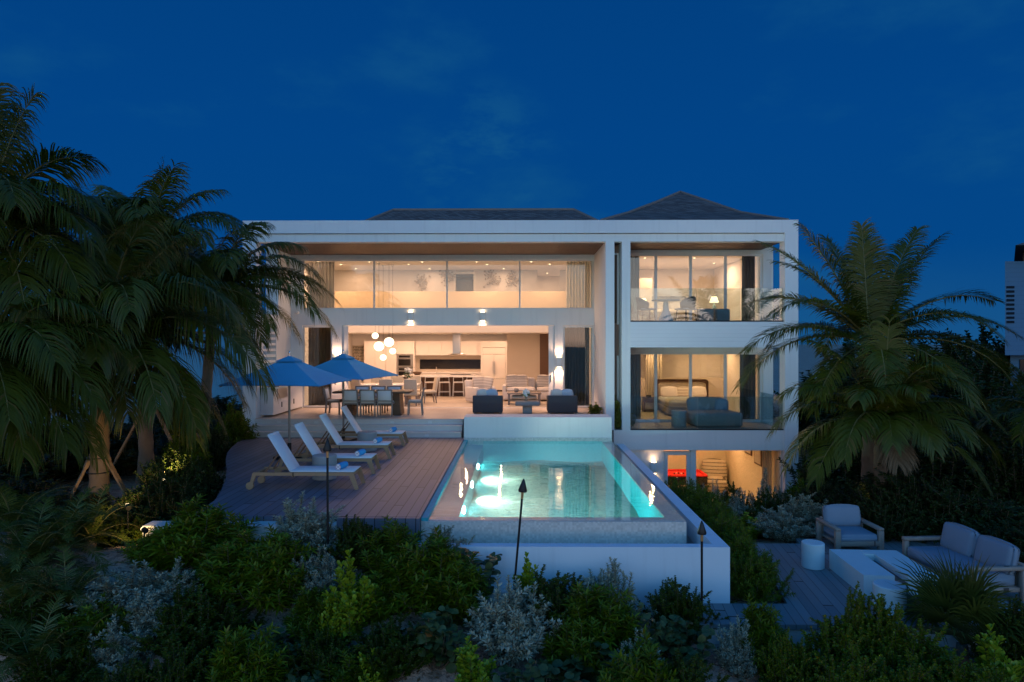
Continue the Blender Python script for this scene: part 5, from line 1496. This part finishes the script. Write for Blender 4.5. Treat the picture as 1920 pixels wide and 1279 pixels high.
tag(m.build('trunk_strap', M['dark_metal']), 'two dark straps tied round the near left palm trunk', 'strap')

# fan palm bottom right
def fan_palm(loc, h):
    r = empty('fan_palm', loc, 0, 'drooping fan palm in the right foreground before the outdoor sofa', 'palm')
    rg = random.Random(5)
    m = MB(); m.tube([(0,0,0),(0,0,h*.42)], [.09,.07], 10); m.build('trunk', M['bark'], r)
    for k in range(17):
        az = 2*PI*k/17 + rg.uniform(-.2,.2); el = rg.uniform(.15,1.15) if k % 4 else 1.35
        fm = MB(); d = Vector((math.cos(az)*math.cos(el), math.sin(az)*math.cos(el), math.sin(el)))
        p0 = Vector((0,0,h*.42)); pl = rg.uniform(.45,.7); p1 = p0 + d*pl + Vector((0,0,-.04))
        fm.tube([p0, p0+d*pl*.6, p1], [.012,.01,.007], 5, 1, False)
        _, s, u = basis(d)
        for j in range(26):
            a = R(-118 + 236*j/25); e = (d*math.cos(a) + s*math.sin(a)).normalized(); l = .72*rg.uniform(.85,1.1)*(1-.25*abs(a)/2.1)
            c = p1.copy(); vs = []
            for q, wk in enumerate((.35,1,.75,.05)):
                if q: c = c + e*(l/3); e = (e + Vector((0,0,-.42 if q > 1 else -.12))).normalized()
                wd = e.cross(u).normalized()*(.019*wk); vs += [c+wd, c-wd]
            fm.add(vs, [(0,1,3,2),(2,3,5,4),(4,5,7,6)], 0, True)
        fm.build('fan_leaf', [M['l_fern'], M['rachis']], r)
p = at(1790, 1180, 9.5)
fan_palm((p.x, 9.4, ground_h(p.x, 9.4)), .62)
# feathery cycads bottom left
def cycad(proto, loc, s, label):
    if proto is None:
        r = empty('cycad', (0,0,0), 0, 'x', 'cycad'); rg = random.Random(9)
        m = MB(); m.tube([(0,0,0),(0,0,.22)], [.09,.07], 8); m.build('trunk', M['bark'], r)
        for k in range(20):
            fm = MB(); frond(fm, (0,0,.2), 2*PI*k/20+rg.uniform(-.2,.2), R(rg.uniform(18,75)), rg.uniform(.8,1.05), 1.1, rg, 34, .17, .016, 0, .25)
            fm.build('frond', [M['l_fern'], M['rachis']], r)
        proto = r; o = r
    else: o = copy_tree(proto)
    o.location = loc; o.scale = (s,)*3; o.rotation_euler = (0,0,rng.uniform(0,6)); o['label'] = label; o['group'] = 'feathery cycads in the lower left corner'
    return proto
cp = None
for px, py, D, s, l in ((55,1085,10.0,1.25,'feathery cycad at the left edge below the palms'),(115,1060,10.4,1.1,'feathery cycad beside the sand on the left'),(30,1180,9.2,1.15,'feathery cycad lower at the left edge'),
                        (120,1150,9.3,1.05,'feathery cycad left of the wide silver shrub'),(60,1260,8.4,1.1,'feathery cycad in the bottom left corner'),(140,1235,8.6,.9,'feathery cycad right of the bottom left corner'),(165,1010,10.8,1.0,'feathery cycad below the lit rounded shrub'),(10,1110,9.6,1.2,'feathery cycad halfway down the left edge'),(20,1010,11.2,1.2,'feathery cycad under the left edge palm')):
    q = at(px, py, D); cp = cycad(cp, (q.x, D, ground_h(q.x, D)), s, l)

# dry leaves and twigs lying on the sand between the shrubs
lm = MB(); rl = random.Random(77)
for k in range(2600):
    x = rl.uniform(-8, 9); y = rl.uniform(7.2, 10.8)
    if x > 2.4 and y > 9.5: continue
    z = ground_h(x, y)+.012; a = rl.uniform(0, 6.28); l = rl.uniform(.03, .09); w_ = l*rl.uniform(.3, .8)
    if rl.random() < .15: l *= 2.5; w_ = .012
    d = Vector((math.cos(a)*l, math.sin(a)*l, rl.uniform(-.01, .03))); s_ = Vector((-math.sin(a)*w_, math.cos(a)*w_, rl.uniform(-.01, .02)))*.5
    p = Vector((x, y, z))
    lm.add([p, p+d*.5+s_+Vector((0,0,.012)), p+d, p+d*.5-s_], [(0,1,2),(0,2,3)])
tag(lm.build('leaf_litter', m_leaf('dry_leaves', (.10,.065,.03), (.22,.15,.08), (.08,.10,.02), .8, .1)), 'dry brown leaves and twigs scattered on the sand between the shrubs', 'leaf litter', None, 'stuff')
# ------------------------------------------------------------------ sky
w = bpy.data.worlds.new('World'); scene.world = w; w.use_nodes = True
t = NT.__new__(NT); t.t = w.node_tree
for n in list(t.t.nodes): t.t.nodes.remove(n)
g = t.n('ShaderNodeTexCoord').outputs['Generated']
s = t.n('ShaderNodeSeparateXYZ', inp={0: g})
def ramp(f, stops):
    r = t.n('ShaderNodeValToRGB', inp={0: f}); e = r.color_ramp.elements
    while len(e) < len(stops): e.new(.5)
    for el, (p, c) in zip(e, stops): el.position = p; el.color = (*c, 1)
    return r.outputs[0]
zc = t.math('MULTIPLY_ADD', s.outputs[2], .5, .5)          # 0..1, horizon at .5
front = ramp(zc, [(0, (.01,.03,.06)), (.49, (.012,.05,.11)), (.5, (.008,.086,.245)), (.56, (.001,.062,.245)), (.64, (.0006,.057,.24)), (.74, (.0004,.050,.215)), (.84, (.0006,.055,.235)), (1, (.001,.10,.38))])
rear = ramp(zc, [(0, (.02,.03,.05)), (.49, (.05,.06,.09)), (.5, (2.0,1.30,1.0)), (.53, (1.5,1.30,1.18)), (.58, (.70,1.12,1.45)), (.68, (.13,.68,1.38)), (.80, (.008,.26,.82)), (1, (.001,.10,.38))])
mr = t.n('ShaderNodeMapRange', interpolation_type='SMOOTHSTEP', inp={0: s.outputs[1]})
mr.inputs[1].default_value = .25; mr.inputs[2].default_value = -.75
mr.inputs[3].default_value = 0; mr.inputs[4].default_value = 1
mp = t.n('ShaderNodeMapping', inp={'Vector': g}); mp.inputs['Scale'].default_value = (1.0, 1.0, 2.3)
n1 = t.noise(3.2, 6, mp.outputs[0], .6)
cl = t.n('ShaderNodeMapRange', interpolation_type='SMOOTHSTEP', inp={0: n1}); cl.inputs[1].default_value = .50; cl.inputs[2].default_value = .75
skyc = t.mix(mr.outputs[0], front, rear)
d0 = Vector((-.052, 1, .262)).normalized()
vm = t.n('ShaderNodeVectorMath', operation='DOT_PRODUCT', inp={0: g}); vm.inputs[1].default_value = d0
cm = t.n('ShaderNodeMapRange', interpolation_type='SMOOTHSTEP', inp={0: vm.outputs['Value']}); cm.inputs[1].default_value = .9915; cm.inputs[2].default_value = .9995
n2 = t.noise(9.0, 7, mp.outputs[0], .62)
c2 = t.n('ShaderNodeMapRange', interpolation_type='SMOOTHSTEP', inp={0: n2}); c2.inputs[1].default_value = .42; c2.inputs[2].default_value = .66
cl_f = t.math('MAXIMUM', t.math('MULTIPLY', cl.outputs[0], .45), t.math('MULTIPLY', t.math('MULTIPLY', cm.outputs[0], c2.outputs[0]), .6))
cloudc = t.mix(mr.outputs[0], (.008,.10,.25), (.9,.62,.55))
skyc = t.mix(cl_f, skyc, cloudc)
bg = t.n('ShaderNodeBackground', inp={0: skyc}); bg.inputs[1].default_value = SKY
o = t.n('ShaderNodeOutputWorld', inp={0: bg.outputs[0]})

# ------------------------------------------------------------------ lamps
WARM = (1.0, .57, .36); WARM2 = (1.0, .54, .26)
def lamp(kind, name, loc, power, color=WARM, parent=None, rot=(0,0,0), size=.1, spot=None, blend=.6, spread=None):
    d = bpy.data.lights.new(name, kind); d.energy = power; d.color = color
    if kind == 'AREA':
        d.shape = 'DISK'; d.size = size
        if spread: d.spread = spread
    else: d.shadow_soft_size = size
    if kind == 'SPOT': d.spot_size = spot; d.spot_blend = blend
    o = bpy.data.objects.new(name, d); col.objects.link(o)
    if parent:
        o.parent = parent; o.location = Vector(loc) - parent.location
    else: o.location = loc
    o.rotation_euler = rot
    return o
M['glow'] = m_emit('downlight_lens', (1, .72, .42), 14)
dl_proto = None
def downlight(x, y, z, power, label, group):
    global dl_proto
    r = empty('downlight', (x, y, z), 0, label, 'ceiling light', group)
    if dl_proto is None:
        m = MB(); m.lathe([(.06,0),(.075,-.012),(.055,-.014),(.05,0)], (0,0,0), 16); a = m.build('trim', M['frame'], r)
        m = MB(); m.lathe([(.001,-.006),(.05,-.006)], (0,0,0), 16); b = m.build('lens', M['glow'], r)
        dl_proto = (a, b)
    else:
        for p in dl_proto:
            c = p.copy(); col.objects.link(c); c.parent = r
    if power: lamp('AREA', 'bulb', (x, y, z-.03), power, WARM2 if (x > 3.4 and z < 3) else WARM, r, size=.10)
    return r
Gd = 'recessed ceiling downlights'
for i, px in enumerate((592, 690, 790, 893, 996)):
    q = at(px, 490, 25.15)
    downlight(q.x, 25.3, 5.355, 42*LI, 'ceiling downlight %s behind the long upper window' % ('leftmost','second from the left','in the middle','second from the right','rightmost')[i], Gd)
for i, x in enumerate((-6.8, -4.2, -1.2, 1.2)):
    downlight(x, 26.1, 5.355, 44*LI, 'ceiling downlight %s in the double height void' % ('far left','left of centre','right of centre','far right')[i], Gd)
for i, x in enumerate((-6.6, -3.6, -.6)):
    downlight(x, 27.65, 5.355, 10*LI, 'gallery ceiling downlight %s' % ('above the left sculptures','above the gallery door side','at the right end')[i], Gd)
downlight(1.25, 29.6, 5.355, 35*LI, 'ceiling downlight in the passage behind the gallery', Gd)
k = 0
for y in (28.6, 31.6):
    for x in (-6.9, -5.3, -3.9, -2.4, -.8, 1.4):
        if y > 31 and x > -.5: continue
        k += 1
        downlight(x, y, 2.748, (32 if y < 30 else 27)*LI, 'kitchen ceiling downlight in the %s row, %s' % ('front' if y < 30 else 'rear', {-6.9:'farthest left',-5.3:'by the ovens',-3.9:'left of the hood',-2.4:'right of the hood',-.8:'by the refrigerator',1.4:'over the sofa'}[x]), Gd)
for i, (x, y) in enumerate(((4.6,24.9),(6.4,24.9),(7.6,26.6),(5.4,27.2))):
    downlight(x, y, 5.448, 52*LI, 'upper bedroom ceiling downlight %s' % ('front left','front right','rear right','rear left')[i], Gd)
for i, (x, y) in enumerate(((4.8,24.8),(7.0,24.8),(5.3,26.9),(7.6,26.7))):
    downlight(x, y, 2.216, 30*LI, 'lower bedroom ceiling downlight %s' % ('front left','front right','rear left','rear right')[i], Gd)
for i, (x, y) in enumerate(((4.6,24.0),(6.6,24.0),(7.4,25.8),(5.2,26.4))):
    downlight(x, y, -.998, 34*LI, 'game room ceiling downlight %s' % ('front left','front right','rear right','rear left')[i], Gd)

# pendants
M['globe'] = m_emit('frosted_globe', (1, .80, .55), 3.2)
for i, (px, py, rr) in enumerate(((703,630,.125),(710,650,.19),(729,642,.19),(736,659,.125),(718,671,.125))):
    Y = 25.6 + .22*i; p = at(px, py, Y)
    r = empty('pendant_lamp', (p.x, Y, p.z), 0, ['small uppermost glowing globe pendant of the cluster','large lower left glowing globe pendant of the cluster','large upper right glowing globe pendant of the cluster','small rightmost glowing globe pendant of the cluster','small lowest glowing globe pendant of the cluster'][i], 'pendant lamp', 'globe pendants over the indoor dining table')
    m = MB(); m.blob((0,0,0), (rr,rr,rr*.92), 24, 14); m.build('globe', M['globe'], r)
    m = MB(); m.tube([(0,0,rr*.9),(0,0,5.34-p.z)], .006, 5); m.build('cord', M['dark_metal'], r)
    m = MB(); m.lathe([(.001,5.355-p.z),(.06,5.355-p.z),(.06,5.33-p.z),(.001,5.33-p.z)], (0,0,0), 14); m.build('ceiling_rose', M['frame'], r)

# wall sconces (up and down light)
def sconce(x, y, z, label, power=6, h=.30, w=.11, up=True, down=True, spot=130, upk=.35):
    r = empty('wall_sconce', (x, y, z), 0, label, 'wall lamp', 'white up and down wall sconces')
    m = MB(); m.rbox((0,-.075,0), (w*1.6,.12,h), .01, 1); m.build('body', M['white'], r)
    for sg in (([1] if up else []) + ([-1] if down else [])):
        m = MB(); z0 = sg*(h/2+.004)
        m.box(-w*.65, w*.65, -.125, -.03, min(z0, z0+sg*.004), max(z0, z0+sg*.004)); m.build('lens', M['sconce'], r)
        lamp('SPOT', 'bulb', (x, y-.09, z+sg*(h/2+.03)), power*(upk if sg > 0 else 1), WARM, r, rot=(0 if sg < 0 else PI, 0, 0), size=.035, spot=R(spot), blend=.8)
M['sconce'] = m_emit('sconce_lens', (1, .66, .34), 24)
for i, (px, l) in enumerate(((770,'wall sconce on the spandrel left above the open dining room'),(905,'wall sconce on the spandrel above the middle of the opening'))):
    q = at(px, 594, YG); sconce(q.x, YG, q.z, l, 24*LS, spot=120, upk=.15)
sconce(1.46, YG, 1.66, 'wall sconce on the pier right of the lounge opening', 120*LS, .34)
sconce(-6.55, YG, 1.66, 'wall sconce on the pier left of the opening behind the parasol', 140*LS, .34)
q = at(1224, 876, 21.46); sconce(q.x, 21.46, q.z, 'wall sconce left of the basement door', 10*LS, .34)

# soft bulbs of the two bedside lamps
for x, y in ((4.85,26.6),(7.32,25.6)): lamp('POINT', 'bedside_bulb', (x, y, 4.2), 9*LI, WARM, None, size=.08)

# small fittings on the facade
for px, py, l in ((558,586,'small white security camera left of the long upper window'),(1118,596,'small white spotlight fitting on the wall left of the columns')):
    q = at(px, py, YG); r = empty('wall_fitting', (q.x, YG, q.z), 0, l, 'fitting')
    m = MB(); m.cyl((0,0,0), .05, .03, 14); m.xf(Matrix.Rotation(PI/2, 4, 'X')); m.build('mount', M['frame'], r)
    m = MB(); m.rbox((0,-.11,-.01), (.13,.16,.10), .03, 2); m.build('head', M['frame'], r)

# pool lights shining away from the shelf
for y in (13.0, 15.3, 17.5):
    lamp('SPOT', 'pool_bulb', (-1.0, y, -.80), 400*LP, (1.0,1.0,.88), pool, rot=(0, R(-79), 0), size=.05, spot=R(155), blend=.5)
for x in (-.1, 1.0):  # added pair, hidden behind the near wall, to even out the lit water
    lamp('SPOT', 'pool_bulb', (x, 11.76, -.85), 300*LP, (.9,1.0,.95), pool, rot=(R(58), 0, 0), size=.06, spot=R(160), blend=.6)
# garden uplights
M['garden_glow'] = m_emit('garden_lens', (1, .74, .40), 9)
def uplight(px, py, D, target, power, label, spot=70):
    q = at(px, py, D); q.z = max(q.z, ground_h(q.x, D)+.1)
    r = empty('garden_spotlight', tuple(q), 0, label, 'spotlight', 'ground spotlights in the garden')
    d = (Vector(target)-q).normalized()
    m = MB(); m.tube([(0,0,ground_h(q.x,D)-q.z-.05),(0,0,0)], .012, 6); m.build('stake', M['dark_metal'], r)
    m = MB(); m.tube([d*-.07, d*.03], .042, 14); m.build('head', M['dark_metal'], r)
    m = MB(); m.blob(d*.035, (.04,.04,.04), 14, 8); m.build('lens', M['garden_glow'], r)
    o = lamp('SPOT', 'bulb', q+d*.085, power, (1,.62,.2), r, size=.03, spot=R(spot), blend=.6)
    o.rotation_euler = d.to_track_quat('-Z', 'Y').to_euler()
uplight(236, 952, 11.3, at(180, 830, 13.9), 42*LG, 'glowing ground spotlight beside the near left palm trunk', 60)
uplight(267, 996, 10.5, at(205, 955, 11.6), 10*LG, 'glowing ground spotlight in front of the lit rounded shrub', 90)
uplight(300, 905, 13.3, at(335, 840, 13.6), 26*LG, 'ground spotlight hidden behind the dark bush by the deck', 90)
uplight(1612, 965, 15.0, at(1640, 780, 15.2), 10*LG, 'ground spotlight at the foot of the right palms', 70)

# ------------------------------------------------------------------ camera
cam = bpy.data.cameras.new('camera'); cam.sensor_width = 36; cam.lens = 24; cam.clip_end = 3000; cam.clip_start = .1
co = bpy.data.objects.new('camera', cam); col.objects.link(co)
co.location = (0, 0, EYE); co.rotation_euler = (R(90), 0, R(.537))
scene.camera = co
scene.view_settings.view_transform = 'Standard'; scene.view_settings.look = 'None'
scene.view_settings.exposure = 0; scene.view_settings.gamma = 1
cy = scene.cycles
cy.use_denoising = True
try: cy.denoiser = 'OPENIMAGEDENOISE'
except Exception: pass
cy.max_bounces = 8; cy.diffuse_bounces = 4; cy.glossy_bounces = 3; cy.transmission_bounces = 4; cy.transparent_max_bounces = 14; cy.volume_bounces = 0
cy.caustics_reflective = False; cy.caustics_refractive = False
cy.sample_clamp_indirect = 6; cy.use_light_tree = True
